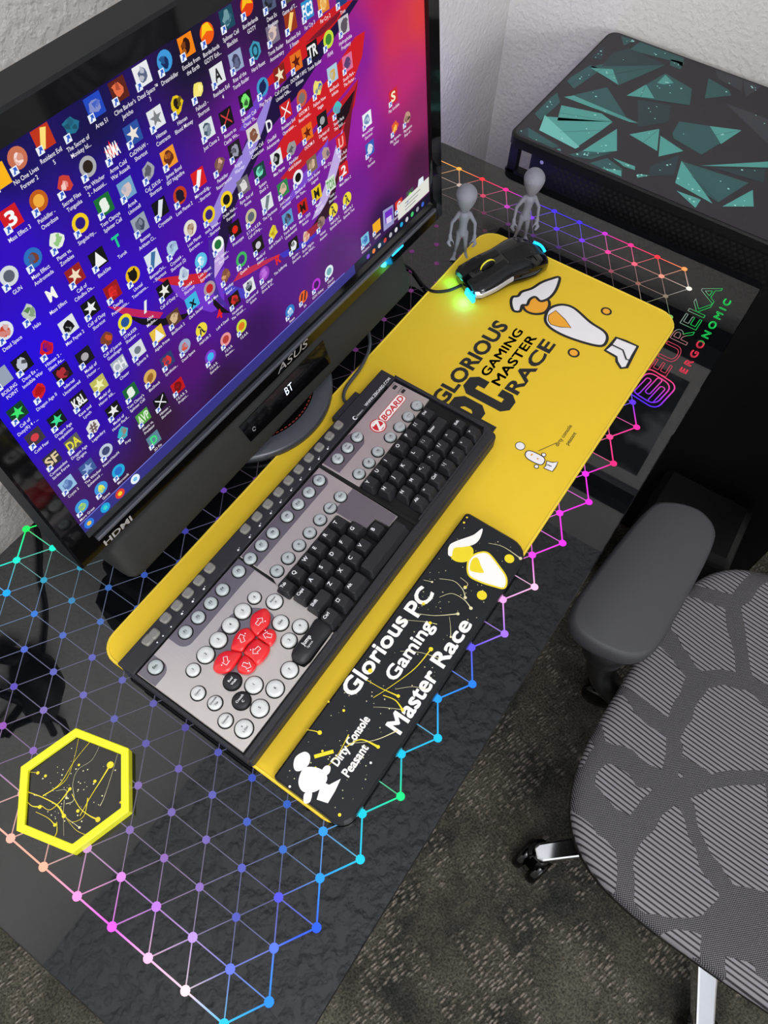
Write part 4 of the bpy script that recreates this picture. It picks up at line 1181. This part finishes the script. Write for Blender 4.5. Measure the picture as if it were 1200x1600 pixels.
(cB,360,790,'b',(150,150,150),(90,90,90),'Painkiller','Gold Edition'),(cB,280,850,'sb',(225,228,232),(20,20,24),'Max Payne',''),(cB,190,920,'sb',(20,60,60),(120,220,190),'System','Shock 2'),(cB,625,760,'s',(205,30,40),(245,180,170),'Rig n Roll','Survival','U'),
(cB,545,820,'b',(180,150,140),(60,60,90),'Far Cry',''),(cB,470,880,'sb',(120,100,80),(210,180,150),'Tomb Raider','Legend'),(cB,395,950,'r',(235,235,240),(10,10,12),'Shadow of','the Tom...'),(cB,315,1010,'sb',(40,130,70),(220,180,160),'JustCause -','Shortcut'),
(cB,230,1085,'sd',(222,226,230),(110,120,130),'The Darkness','II'),(cB,640,910,'s',(205,30,40),(245,240,240),'Mass Effect 2','','2'),(cB,570,985,'s',(215,225,215),(90,160,80),'Toxic -','Shortcut','TOX'),(cB,495,1035,'s',(225,190,30),(16,12,10),'Metro','Last Light','M'),
(cB,420,1110,'s',(190,24,20),(16,10,10),'Metro 2033','Redux','M'),(cB,340,1170,'sb',(90,150,200),(60,50,60),'Tomb Raider','Underworld'),(cB,658,1065,'c',(235,215,60),(30,20,60),'Half-Life 2','Episode Two','\u03bb'),(cB,585,1125,'c',(235,215,60),(30,20,60),'Half-Life 2','Episode One','\u03bb'),
(cB,905,515,'s',(205,40,50),(245,235,200),'Play Scrabble','','S'),(cB,765,640,'sb',(235,240,245),(110,140,180),'MirrorsEdge -','Shortcut'),(cB,915,680,'b',(225,90,50),(240,190,80),'Play Agreem...','Galaxy'),(cB,980,630,'b',(190,150,130),(80,50,50),'Playstation','Shop of ...'),
(cB,780,795,'sb',(50,90,180),(215,220,230),'UT -','Shortcut'),(cB,935,1100,'s',(205,50,40),(245,240,235),'Game Booster','','G'),(cB,995,1045,'sc',(70,80,80),(110,220,40),'Nvidia','Control...'),(cB,1050,985,'t',(225,235,245),(40,110,210),'Recycle Bin',''),
]
for r_ in I: icon(*r_)
# bright window tile, pop-up and task bar icons
sp(cB, [(850,1130),(905,1095),(910,1195),(855,1240)], (150,150,200)); sp(cB, [(860,1140),(900,1110),(903,1170),(865,1200)], (110,40,190)); sp(cB, [(868,1170),(896,1150),(897,1185),(870,1200)], (215,200,235))
MP.poly(disp, [(13.9, .42), (15.7, .42), (15.7, .95), (13.9, .95)], -.005, 0, s2l((222, 222, 215)))
for k, yy in enumerate((.78, .66, .54)): MP.poly(disp, [(14.3, yy), (15.2-k*.15, yy), (15.2-k*.15, yy+.03), (14.3, yy+.03)], -.004, 0, s2l((130, 130, 130)))
for x, c, c2 in ((.22,(40,120,220),(230,190,80)),(.78,(30,160,220),(60,210,200)),(1.3,(220,60,50),(250,210,40)),(1.85,(230,240,250),(120,190,230))):
    MP.disc(disp, x, .18, .15, -.006, 0, s2l(c), 16); MP.disc(disp, x, .18, .07, -.005, 0, s2l(c2), 12)
for k, c in enumerate(((120,60,200),(230,120,40),(200,200,200),(200,60,50),(180,180,190),(220,220,225),(30,170,220),(200,200,210),(70,200,110),(150,150,160),(60,100,200))):
    MP.disc(disp, 12.2+k*.31, .17, .085, -.005, 0, s2l(c), 10)
disp.build('display', M['glow'], mon)

# ------------------------------------------------------------------ sound bar
bar = thing('soundbar', (7.4, -3.2, .36), 'long black fabric covered speaker bar lying under the screen', 'speaker')
prof = [(-3.8,.38),(-3.98,.44),(-4.06,.54),(-4.07,.7),(-3.64,1.76),(-3.58,1.81),(-3.5,1.82),(-2.4,1.82),(-2.2,1.7),(-2.2,.5),(-2.35,.38)]
def barring(x, k):
    return [(x, -3.19+(y+3.19)*k[0], 1.1+(z-1.1)*k[1]) for y, z in prof]
q = MB()
xs = [(.42,(.62,.62)),(.46,(.8,.8)),(.56,(.92,.92)),(.75,(.99,.99)),(.95,(1,1)),(13.95,(1,1)),(14.15,(.99,.99)),(14.34,(.92,.92)),(14.44,(.8,.8)),(14.48,(.62,.62))]
q.loft([barring(x, k) for x, k in xs], 0, True)
q.build('housing', M['fab'], bar, fixn=True, bevel=.03)
q = MB()
FPn = Plane((0, -4.07, .7), (1, 0, 0), (0, .43, 1.06))
pl = [FPn.px(391, 690), FPn.px(516, 566), FPn.px(504, 532), FPn.px(373, 667)]
pl = [(a, max(.03, min(1.13, b))) for a, b in pl]
if area2(pl) < 0: pl = pl[::-1]
q.add([FPn.pt(a, b, -.02) for a, b in pl]+[FPn.pt(a, b, .03) for a, b in pl], [tuple(range(len(pl), 2*len(pl)))]+[(i, (i+1) % len(pl), len(pl)+(i+1) % len(pl), len(pl)+i) for i in range(len(pl))])
cpan = q.build('control_panel', M['gloss'], bar)
q = MB()
tx, ty = FPn.px(452, 607, .03)
FPn.text(q, 'BT', tx-.2, ty-.12, .26, .36, .034, 0, None, -.01, shear=.1)
q.build('display_digits', M['bt'], cpan)
q = MB(); tx, ty = FPn.px(397, 670, .03)
FPn.stroke(q, [(tx+.06*math.cos(a), ty+.06*math.sin(a)) for a in [k*.5 for k in range(12)]], .02, .034, 0)
q.build('touch_symbol', M['steel'], cpan)
for x in (1.6, 13.2):
    q = MB(); q.lathe([(.25, 0.005), (.3, .05), (.3, .40)], (x, -3.2, 0), 0, 20)
    q.build('foot', M['black'], bar)

# ------------------------------------------------------------------ mouse
ms_ = thing('computer_mouse', (17.3, -6.15, .1), 'black gaming mouse with silver side and cyan lights at the mat corner', 'mouse')
P0 = Vector((15.75, -5.42, 0)); P1 = Vector((18.75, -6.95, 0))
dx = (P1-P0).normalized(); dy = Vector((-dx.y, dx.x, 0)); LN = (P1-P0).length
Tm = Matrix(((dx.x, dy.x, 0, P0.x), (dx.y, dy.y, 0, P0.y), (0, 0, 1, 0), (0, 0, 0, 1)))
def msec(t, scale=1, top=0):
    s_ = t/LN
    wl = .78+.10*math.sin(s_*3.0) - .32*max(0, s_-.78)*3 - .05*math.exp(-((s_-.45)/.15)**2)*2
    h = .62 + .60*max(0, math.sin(min(1, s_*1.05)*math.pi*.62))**1.3 - (.95*max(0, s_-.72)**1.3*3.2)
    if s_ < .06: wl *= .85+s_*2.5
    return max(.12, wl*scale), max(.3, h)
q = MB(); q.T = Tm
rings = []
for k in range(17):
    t = LN*k/16
    w, h = msec(t)
    if k in (0, 16): w *= .8; h *= .85
    rg = []
    for a in range(24):
        th = 2*math.pi*a/24
        c, s_ = math.cos(th), math.sin(th)
        rg.append((t, math.copysign(abs(c)**.7, c)*w, .12+ (h*.42)*(1+math.copysign(abs(s_)**(.65 if s_ > 0 else .5), s_))*1.0))
    rings.append(rg)
q.loft(rings, 0, True)
q.build('body', M['gloss'], ms_)
def topz(t): w, h = msec(t); return .12+h*.84
def strip(name, m, t0, t1, y0f, y1f, dz=.03, n=8, ends=None):
    q = MB(); q.T = Tm; rg = []
    for k in range(n+1):
        t = t0+(t1-t0)*k/n; w, h = msec(t); z = topz(t)
        ya, yb = w*y0f, w*y1f
        fa = z-.28*h*abs(y0f)**3.2; fb = z-.28*h*abs(y1f)**3.2
        ym = (ya+yb)/2; fm = z-.28*h*abs((y0f+y1f)/2)**3.2
        rg.append([(t, ya, fa-.15), (t, yb, fb-.15), (t, yb, fb+dz), (t, ym, fm+dz+.01), (t, ya, fa+dz)])
    q.loft(rg, 0, False); return q.build(name, m, ms_, bevel=.015, fixn=True)
strip('left_button', M['black'], .02, LN*.45, -.88, -.16)
strip('right_button', M['black'], -.02, LN*.45, .22, .92)
strip('palm_rest', M['black'], LN*.47, LN*.93, -.55, .78, .025)
strip('side_panel', M['steel'], .05, LN*.46, -1.03, -.80, .0)
q = MB(); q.T = Tm
q.lathe([(.22, -.09), (.3, -.06), (.3, .06), (.22, .09)], (.95, .03, .78), 0, 24, axis='y')
q.build('scroll_wheel', M['black'], ms_)
q = MB(); q.T = Tm
wheel_ = bpy.data.objects['scroll_wheel']
q.lathe([(.302, -.035), (.318, -.02), (.318, .02), (.302, .035)], (.95, .03, .78), 0, 24, axis='y')
q.build('wheel_stripe', M['yled'], wheel_)
for yy, t in ((-.5, -.02), ):
    q = MB(); q.T = Tm
    q.loft([[(t-.06, -.74, .16), (t-.06, -.2, .16), (t-.06, -.24, .44), (t-.06, -.68, .40)], [(t+.05, -.74, .16), (t+.05, -.2, .16), (t+.05, -.24, .44), (t+.05, -.68, .40)]], 0, False)
    q.build('front_light', M['cyan'], ms_, fixn=True)
q = MB(); q.T = Tm
q.lathe([(.001, -.05), (.05, -.04), (.05, .25), (.001, .26)], (LN*.62, -.78, .62), 0, 12, axis='x'); q.build('thumb_button', M['steel'], ms_)
q = MB(); q.T = Tm
q.tube(smooth([(LN-.22, .35, .78), (LN-.06, .1, .75), (LN-.08, -.2, .72)], n=4), .05, 0, 8); q.build('rear_light', M['cyan'], ms_)
q = MB()
a_ = Tm @ Vector((-.02, .1, .28))
q.tube(smooth([tuple(a_), (15.3,-5.0,.2), (15.0,-4.55,.17), (15.2,-4.0,.08), (15.6,-3.2,.07), (15.5,-2.2,.07), (15,-1,.07), (14.6,.35,.0), (14.6,.42,-3)], n=5), .055, 0, 8)
q.build('cable', M['black'], ms_)
g = Tm @ Vector((-.30, -.5, .34)); point('mouse_glow', g, .030, (.05, .75, 1), .004)
g = Tm @ Vector((-.22, .55, .3)); point('mouse_glow_rear', g, .009, (.05, 1, .7), .004)

# ------------------------------------------------------------------ alien figures
def alien(org, yaw, label, scale=1.0, lean=0):
    mb = MB()
    def L_(p, q_, r1, r2): mb.tube([p, q_], [r1, r2], 0, 10); ball(p, r1); ball(q_, r2)
    def ball(c, r, rx=None, ry=None, rz=None, n=12):
        rx = rx or r; ry = ry or r; rz = rz or r
        rg = []
        for i in range(n+1):
            th = math.pi*i/n; z = -math.cos(th)*rz; k = max(.02, math.sin(th))
            rg.append([(c[0]+rx*k*math.cos(a), c[1]+ry*k*math.sin(a), c[2]+z) for a in [2*math.pi*j/14 for j in range(14)]])
        mb.loft(rg, 0)
    # head: wide dome narrowing to a pointed chin
    rg = []
    for i in range(17):
        t = i/16; th = math.pi*t
        z = 1.86+1.06*(1-math.cos(th))/2
        k = max(.03, math.sin(th)**.85)*(.13+.31*min(1, t*1.55)**1.3)
        rg.append([(k*.93*math.cos(a), k*1.0*math.sin(a)-.02*(1-t)*2, z) for a in [2*math.pi*j/18 for j in range(18)]])
    mb.loft(rg, 0)
    L_((0, 0, 1.86), (0, 0, 2.1), .085, .08)
    L_((0, 0, 1.78), (0, 0, 1.30), .20, .135); L_((-.14, 0, 1.80), (.14, 0, 1.80), .10, .10)
    L_((0, 0, 1.3), (0, 0, 1.02), .15, .17)
    for s_ in (-1, 1):
        L_((s_*.18, 0, 1.82), (s_*.40, -.03, 1.45), .085, .065); L_((s_*.40, -.03, 1.45), (s_*.43, -.12, .98), .065, .05)
        L_((s_*.43, -.12, .98), (s_*.42, -.16, .86), .075, .07)
        for k, (fx, fz) in enumerate(((-.10, -.02), (-.03, -.09), (.05, -.10))):
            x0_, y0_ = s_*(.42-.03+k*.035), -.17
            L_((x0_, y0_, .86), (x0_+s_*(.04+k*.01), y0_-.05, .74), .032, .028); L_((x0_+s_*(.04+k*.01), y0_-.05, .74), (x0_-s_*.03, y0_-.10, .63), .028, .022)
        L_((s_*.37, -.18, .88), (s_*.29, -.25, .78), .032, .026); L_((s_*.29, -.25, .78), (s_*.28, -.28, .70), .026, .022)
        L_((s_*.10, 0, 1.02), (s_*.15, -.03, .56), .12, .075); L_((s_*.15, -.03, .56), (s_*.19, .04, .12), .08, .052)
        L_((s_*.19, .04, .08), (s_*.24, -.20, .055), .07, .06)
        for k in (-1, 0, 1): L_((s_*.24+k*.05, -.20, .05), (s_*.26+k*.085, -.30, .04), .042, .035)
    o = mb.build('alien_figurine', M['grey'], org=(0, 0, 0))
    o.location = W(org); o.rotation_euler = (0, lean, yaw); o.scale = (scale,)*3
    r = o.modifiers.new('remesh', 'REMESH'); r.mode = 'VOXEL'; r.voxel_size = .028*U; r.use_smooth_shade = True
    sm = o.modifiers.new('smooth', 'SMOOTH'); sm.iterations = 3; sm.factor = .5
    return tag(o, label, 'figurine', 'grey alien figurines by the mat corner')
alien((17.33, -4.32, 0), math.radians(-58), 'grey 3D printed alien figurine standing nearer the monitor', 1.03, -.02)
alien((19.42, -5.72, 0), math.radians(-50), 'grey 3D printed alien figurine standing behind the mouse at the mat corner', 1.03, .02)

# ------------------------------------------------------------------ cabinet beyond the desk end
cab = thing('cabinet', (28.5, -9.3, FL), 'dark metal cabinet with perforated side and teal shard patterned top', 'cabinet')
cb0, cb1, cy0, cy1 = 23.5, 33.1, -21.5, -2.7
q = MB(); q.prism(rrect(cb0, cy0, cb1, cy1, .5), .55, .98, 0, .06)
q.build('top_slab', M['black'], cab)
q = MB(); q.box((cb0+.12, cy0+.2, FL), (cb1-.2, cy1-1.15, .55))
q.build('body', M['black'], cab)
for y in (cy1-.55, ):
    q = MB(); q.box((cb0+.1, y, FL), (cb0+.5, y+.4, .55)); q.build('corner_post', M['black'], cab, bevel=.05)
q = MB(); q.box((cb0+.1, cy1-1.3, FL), (cb0+.5, cy1-.1, -.55)); q.build('lower_rail', M['black'], cab)
q = MB()
HP = Plane((cb0+.11, 0, 0), (0, -1, 0), (0, 0, 1))
for r in range(9):
    for k in range(40):
        y = 5.0+k*.26+(r % 2)*.13; z = .35-r*.2
        if y > 14.6: continue
        HP.disc(q, y, z, .085, .004, 0, n=6)
q.build('perforated_pattern', M['deep'], cab)
q = MB(); HP.disc(q, 4.35, .32, .08, .01, 0); q.build('indicator', M['steel'], cab)
TP = Plane((0, 0, .99))
q = MB(); q.prism(rrect(cb0+.12, cy0+.1, cb1-.12, cy1-.12, .42), .975, .99)
def tp(x, y): return TP.px(680+x/2.3077, y/2.3077)
CT = (s2l((86, 168, 160)), s2l((48, 92, 92)), s2l((60, 62, 72)), s2l((120, 205, 195)), s2l((38, 60, 66)))
bg = s2l((42, 38, 46))
for i in range(len(q.f)): q.c[i] = bg
sh = [([(670,130),(720,145),(680,165)],1),([(700,180),(740,150),(900,205),(890,240),(870,225)],1),([(640,190),(700,175),(790,215),(830,235),(600,240)],4),([(560,240),(620,228),(830,235),(660,308)],1),([(560,245),(640,250),(660,305)],0),
 ([(470,290),(560,235),(600,250),(500,320)],1),([(490,345),(620,315),(700,440)],1),([(465,350),(500,345),(735,445),(700,440)],0),([(690,345),(830,265),(925,320),(918,380)],1),([(690,345),(760,305),(790,355)],0),([(800,300),(830,270),(860,300),(825,305)],0),
 ([(455,380),(600,410),(640,440),(440,435)],0),([(375,470),(395,415),(520,530),(505,537)],3),([(395,420),(640,440),(600,470),(505,535)],0),([(350,400),(440,335),(450,370),(380,435)],1),([(330,490),(335,460),(450,530),(400,535)],1),([(280,480),(335,460),(335,505)],4),
 ([(415,545),(450,535),(458,560)],0),([(530,545),(655,465),(655,545),(600,550)],0),([(470,560),(530,545),(640,550),(560,575)],1),([(550,590),(620,570),(675,610),(670,640)],1),([(640,570),(720,600),(720,615),(680,600)],0),([(590,605),(670,615),(672,640)],0),
 ([(700,485),(808,465),(800,545)],0),([(812,490),(895,545),(805,565)],0),([(730,360),(850,380),(840,440),(730,460)],4),([(855,480),(880,438),(990,455),(1105,470),(960,558),(860,500)],1),([(990,455),(1105,470),(1030,520)],0),
 ([(775,600),(880,560),(860,632),(770,635)],4),([(728,628),(775,632),(728,642)],0),([(865,660),(888,580),(1000,735)],0),([(890,582),(1130,660),(1020,730),(960,690)],1),([(1035,745),(1145,685),(1148,745)],0),([(870,688),(958,720),(938,750)],0),
 ([(955,598),(1200,583),(1200,605)],0),([(1000,605),(1190,610),(1185,660)],4),([(972,355),(985,282),(1060,325),(1068,345)],1),([(1045,372),(1200,430),(1200,520)],2),([(1010,250),(1110,270),(1105,330),(1020,285)],2),([(1110,290),(1180,310),(1120,350)],2),
 ([(850,214),(898,226),(884,250),(846,236)],1),([(700,150),(720,148),(716,152)],0),([(560,210),(610,165),(600,215)],4),([(345,520),(400,540),(380,545)],1)]
for p, ci in sh:
    TP.poly(q, clipp([tp(*t) for t in p], (cb0+.25, cb1-.2, cy0+.2, cy1-.25)), .004+.0005*ci+(.002 if ci in (0, 3) else 0), 0, CT[ci])
for p, ci in sh[3:34:2]:
    t = [tp(*v) for v in p]
    TP.stroke(q, [((t[0][0]+t[-1][0])/2, (t[0][1]+t[-1][1])/2), t[len(t)//2]], .014, .009, 0, bg)
r2 = random.Random(7)
for k in range(110):
    p, ci = r2.choice(sh)
    t = [tp(*v) for v in p]
    w = [r2.random() for _ in t]; sw = sum(w)
    a = sum(x[0]*y for x, y in zip(t, w))/sw; b = sum(x[1]*y for x, y in zip(t, w))/sw
    if not (cb0+.3 < a < cb1-.3 and b < cy1-.3): continue
    TP.disc(q, a, b, r2.choice((.025, .03, .045)), .011, 0, s2l((170, 235, 225)), 8)
q.build('patterned_top', M['print_'], cab)

# ------------------------------------------------------------------ things on the floor beyond the desk
q = MB()
bx = thing('speaker_box', (21, -17, FL), 'black box shaped subwoofer standing on the carpet right of the desk', 'speaker')
q.prism([(18.6,-14.7),(23.2,-14.8),(23.2,-19.4),(19.3,-19.6)], FL, FL+7.5, 0, .4)
q.build('housing', M['black'], bx, bevel=.15)
q = MB()
for k in range(14):
    for r in range(6):
        a = 18.65+.65*k/13; b = -15.0-4.2*k/13
        q.box((a-.32, b-.1, FL+.8+r*.4), (a-.18, b+.1, FL+1.0+r*.4))
q.build('grille', M['deep'], bx)

# ------------------------------------------------------------------ office chair
ch = thing('office_chair', (9.6, -24.4, FL), 'grey woven mesh office chair with black armrest and chrome star base', 'chair')
SX0, SX1, SY0, SY1, SZ = 2.55, 16.9, -31.3, -17.25, -7.4
q = MB()
NU, NV = 40, 14
cxs, cys = (SX0+SX1)/2, (SY0+SY1)/2
def sring(k, dz):
    out = []
    for i in range(64):
        a = 2*math.pi*i/64; c, s_ = math.cos(a), math.sin(a)
        e = .5
        x = math.copysign(abs(c)**e, c)*(SX1-SX0)/2*k; y = math.copysign(abs(s_)**e, s_)*(SY1-SY0)/2*k
        wf = 1-.05*(x/7)      # slightly narrower towards the back
        z = SZ + dz - .9*(max(0, -x/7.2-.55))**1.5*2.0 + .35*(abs(y)/7)**2
        out.append((cxs+x, cys+y*wf, z))
    return out
ks = [(.02,-.35),(.2,-.34),(.4,-.3),(.6,-.22),(.75,-.12),(.86,-.02),(.93,.04),(.97,.02),(.99,-.08),(1.0,-.25),(.995,-.5),(.97,-.7)]
q.loft([sring(k, d) for k, d in ks[::-1]], 0, True, False)
q.build('seat', M['seat'], ch)
q = MB(); q.loft([sring(.985, -.55), sring(.985, -1.1), sring(.93, -1.3), sring(.4, -1.5), sring(.02, -1.5)], 0, True)
q.build('seat_frame', M['black'], ch, fixn=True)
q = MB()
rows = []
for j in range(13):
    z = -6+j*1.6
    rows.append([(17.7+.25*j+.9*((i-8)/8)**2*-1, -24.4+(i-8)/8*(4.6+.35*min(j, 5)), z) for i in range(17)])
vs = [p for r in rows for p in r]; vs += [(x+.25, y, z) for x, y, z in vs]
n = 17*13; fs = [(j*17+i, j*17+i+1, (j+1)*17+i+1, (j+1)*17+i) for j in range(12) for i in range(16)]
fs += [tuple(n+k for k in f[::-1]) for f in fs]
q.add(vs, fs, 0, smooth=True); q.build('backrest', M['seat'], ch)
def arm(sy):
    # pad
    pad_ = [(7.35,-15.6),(7.5,-14.7),(8.1,-14.35),(9.5,-14.4),(12.6,-14.75),(13.4,-15.2),(13.75,-16.2),(13.4,-16.95),(12.5,-17.2),(10,-17.2),(8.3,-17.1),(7.6,-16.6)]
    p = smooth(pad_, True, 4)
    if sy < 0: p = [(x, -48.8-y) for x, y in p]
    if area2(p) < 0: p = p[::-1]
    n_ = MB()
    n_.loft([[(a, b, z) for a, b in pp] for pp, z in ((offset(p, .35), -2.95), (offset(p, .08), -2.85), (p, -2.5), (p, -2.3), (offset(p, .03), -2.12), (offset(p, .1), -2.02), (offset(p, .18), -2.0))], 0, True)
    pd = n_.build('armrest', M['blacksoft'], ch)
    f = lambda y: y if sy > 0 else -48.8-y
    n_ = MB()
    n_.tube(smooth([(9.2, f(-16.0), -2.9), (9.2, f(-16.1), -5), (9.5, f(-16.4), -8.0), (9.6, f(-17.6), -9.4), (9.6, f(-20), -9.6)], n=4), .55, 0, 12)
    n_.lathe([(.55, -3.9), (.75, -3.7), (.75, -3.2), (.5, -2.95)], (8.2, f(-15.9), 0), 0, 20)
    n_.build('armrest_post', M['black'], ch)
arm(1); arm(-1)
q = MB(); q.lathe([(1.2, -12.5), (1.2, -9.5), (2.4, -9.2), (2.4, -8.7)], (9.6, -24.4, 0), 0, 24); q.lathe([(.5, -17.5), (.5, -12.4)], (9.6, -24.4, 0), 0, 20)
q.build('gas_lift', M['black'], ch)
a0 = math.atan2(5.75, -5.0)
for k in range(5):
    a = a0+2*math.pi*k/5
    d = Vector((math.cos(a), math.sin(a), 0)); e = Vector((-d.y, d.x, 0)); c = Vector((9.6, -24.4, 0))
    q = MB(); rg = []
    for t, w, z, h in ((.6, .75, -16.2, 1.1), (3, .62, -16.6, .9), (6.5, .5, -17.3, .6), (7.6, .48, -17.5, .5), (7.85, .3, -17.55, .4)):
        o = c+d*t
        rg.append([tuple(o-e*w+Vector((0, 0, z-h))), tuple(o+e*w+Vector((0, 0, z-h))), tuple(o+e*w*.8+Vector((0, 0, z))), tuple(o-e*w*.8+Vector((0, 0, z)))])
    q.loft(rg, 0, False); lg_ = q.build('base_leg', M['chrome'], ch, bevel=.08, fixn=True)
    o = c+d*7.55
    q = MB(); T0 = Matrix.Translation(o) @ Matrix.Rotation(a+.6, 4, 'Z'); q.T = T0
    for s_ in (-1, 1):
        q.lathe([(.25, -.28), (.72, -.25), (.8, -.1), (.8, .1), (.72, .25), (.25, .28)], (.35, s_*.42, FL+.8), 0, 24, axis='y')
    q.lathe([(.28, -18.6), (.62, -18.35), (.62, -17.9), (.3, -17.75)], (0, 0, 0), 0, 20)
    q.box((-.1, -.16, FL+.7), (.9, .16, FL+1.7))
    q.build('caster', M['gloss'], lg_)

# ------------------------------------------------------------------ on the walls (seen mirrored in the glass)
pf = thing('picture_frame', (WR, -7.5, 13.9), 'large framed black and white print hung on the wall above the cabinet', 'picture')
q = MB()
def fr(y0, z0, y1, z1, x): return [(x, y0, z0), (x, y1, z0), (x, y1, z1), (x, y0, z1)]
q.loft([fr(-14.9,14.0,-1.2,28.9,WR), fr(-14.9,14.0,-1.2,28.9,WR-.5), fr(-14.5,14.4,-1.6,28.5,WR-.5), fr(-14.4,14.5,-1.7,28.4,WR-.3)], 0, False, False)
q.build('frame', M['grey'], pf, fixn=True)
q = MB(); q.box((WR-.28, -14.5, 14.4), (WR-.02, -1.6, 28.5)); mbd = q.build('mat_board', M['wall'], pf)
FRP = Plane((WR-.3, 0, 0), (0, -1, 0), (0, 0, 1))
q = MB(); FRP.poly(q, [(2.8, 16.4), (13.4, 16.4), (13.4, 27), (2.8, 27)], .01, 0)
pr_ = mat('abstract_print', (60, 64, 66), .5)
nt, b_, N, L = nodes(pr_)
t = N('ShaderNodeTexCoord'); nn = N('ShaderNodeTexNoise'); nn.inputs['Scale'].default_value = 6; nn.inputs['Detail'].default_value = 5; L(t.outputs['Object'], nn.inputs['Vector'])
rr = N('ShaderNodeValToRGB'); rr.color_ramp.elements[0].position = .5; rr.color_ramp.elements[0].color = (.03, .035, .035, 1); rr.color_ramp.elements[1].position = .6; rr.color_ramp.elements[1].color = (.4, .4, .42, 1)
L(nn.outputs[0], rr.inputs[0]); L(rr.outputs[0], b_.inputs['Base Color'])
q.build('print', pr_, mbd)
q = MB(); q.box((WR-1.6, -20, 12.0), (WR, 1.0, 13.6))
tag(q.build('wall_shelf', M['black'], bevel=.04), 'black wall shelf mounted just below the framed print', 'shelf')
q = MB(); q.box((WR-1.2, -20, 29.6), (WR, 1.0, 30.8))
tag(q.build('wall_shelf', M['black'], bevel=.04), 'black wall shelf mounted above the framed print', 'shelf')
# clip-on lamp with arm on the wall left of the monitor
lp = thing('wall_lamp', (-3.2, WB, 8), 'black jointed wall lamp mirrored in the glass left of the monitor', 'lamp')
def rw(u, v, off=.5):
    P = DP.px(u, v); P = Vector((P[0], P[1], 0)); d = P-CAMP; d.z = -d.z
    k = (WB-off-P.y)/d.y
    return tuple(P+d*k)
q = MB(); q.tube([rw(2, 1022), rw(32, 1028)], .35, 0, 12); q.tube(smooth([rw(35, 1030), rw(58, 1050), rw(70, 1085), rw(66, 1115)], n=4), [.5]+[.95]*11+[.7], 0, 16) if False else q.tube([rw(38, 1035), rw(52, 1050), rw(62, 1075), rw(66, 1108)], [.5, .9, 1.0, .7], 0, 16)
q.build('lamp_head', M['black'], lp)
q = MB()
for p in ([(62, 1110), (0, 1082)], [(60, 1118), (20, 1135), (10, 1150)], [(66, 1110), (84, 1146)], [(66, 1112), (98, 1128), (105, 1145)], [(36, 1098), (0, 1150)]):
    q.tube([rw(*t, .5) for t in p], .17, 0, 8)
q.build('arm', M['black'], lp)
q = MB(); q.tube(smooth([rw(50, 800, .2), rw(62, 850, .2), rw(63, 900, .2), rw(72, 960, .2), rw(64, 1045, .2)], n=5), .1, 0, 8)
q.build('cord', M['black'], lp)
q = MB(); q.box((rw(66,1112)[0]-.4, WB-.5, rw(66,1112)[2]-.6), (rw(66,1112)[0]+.4, WB, rw(66,1112)[2]+.6)); q.build('wall_plate', M['black'], lp)
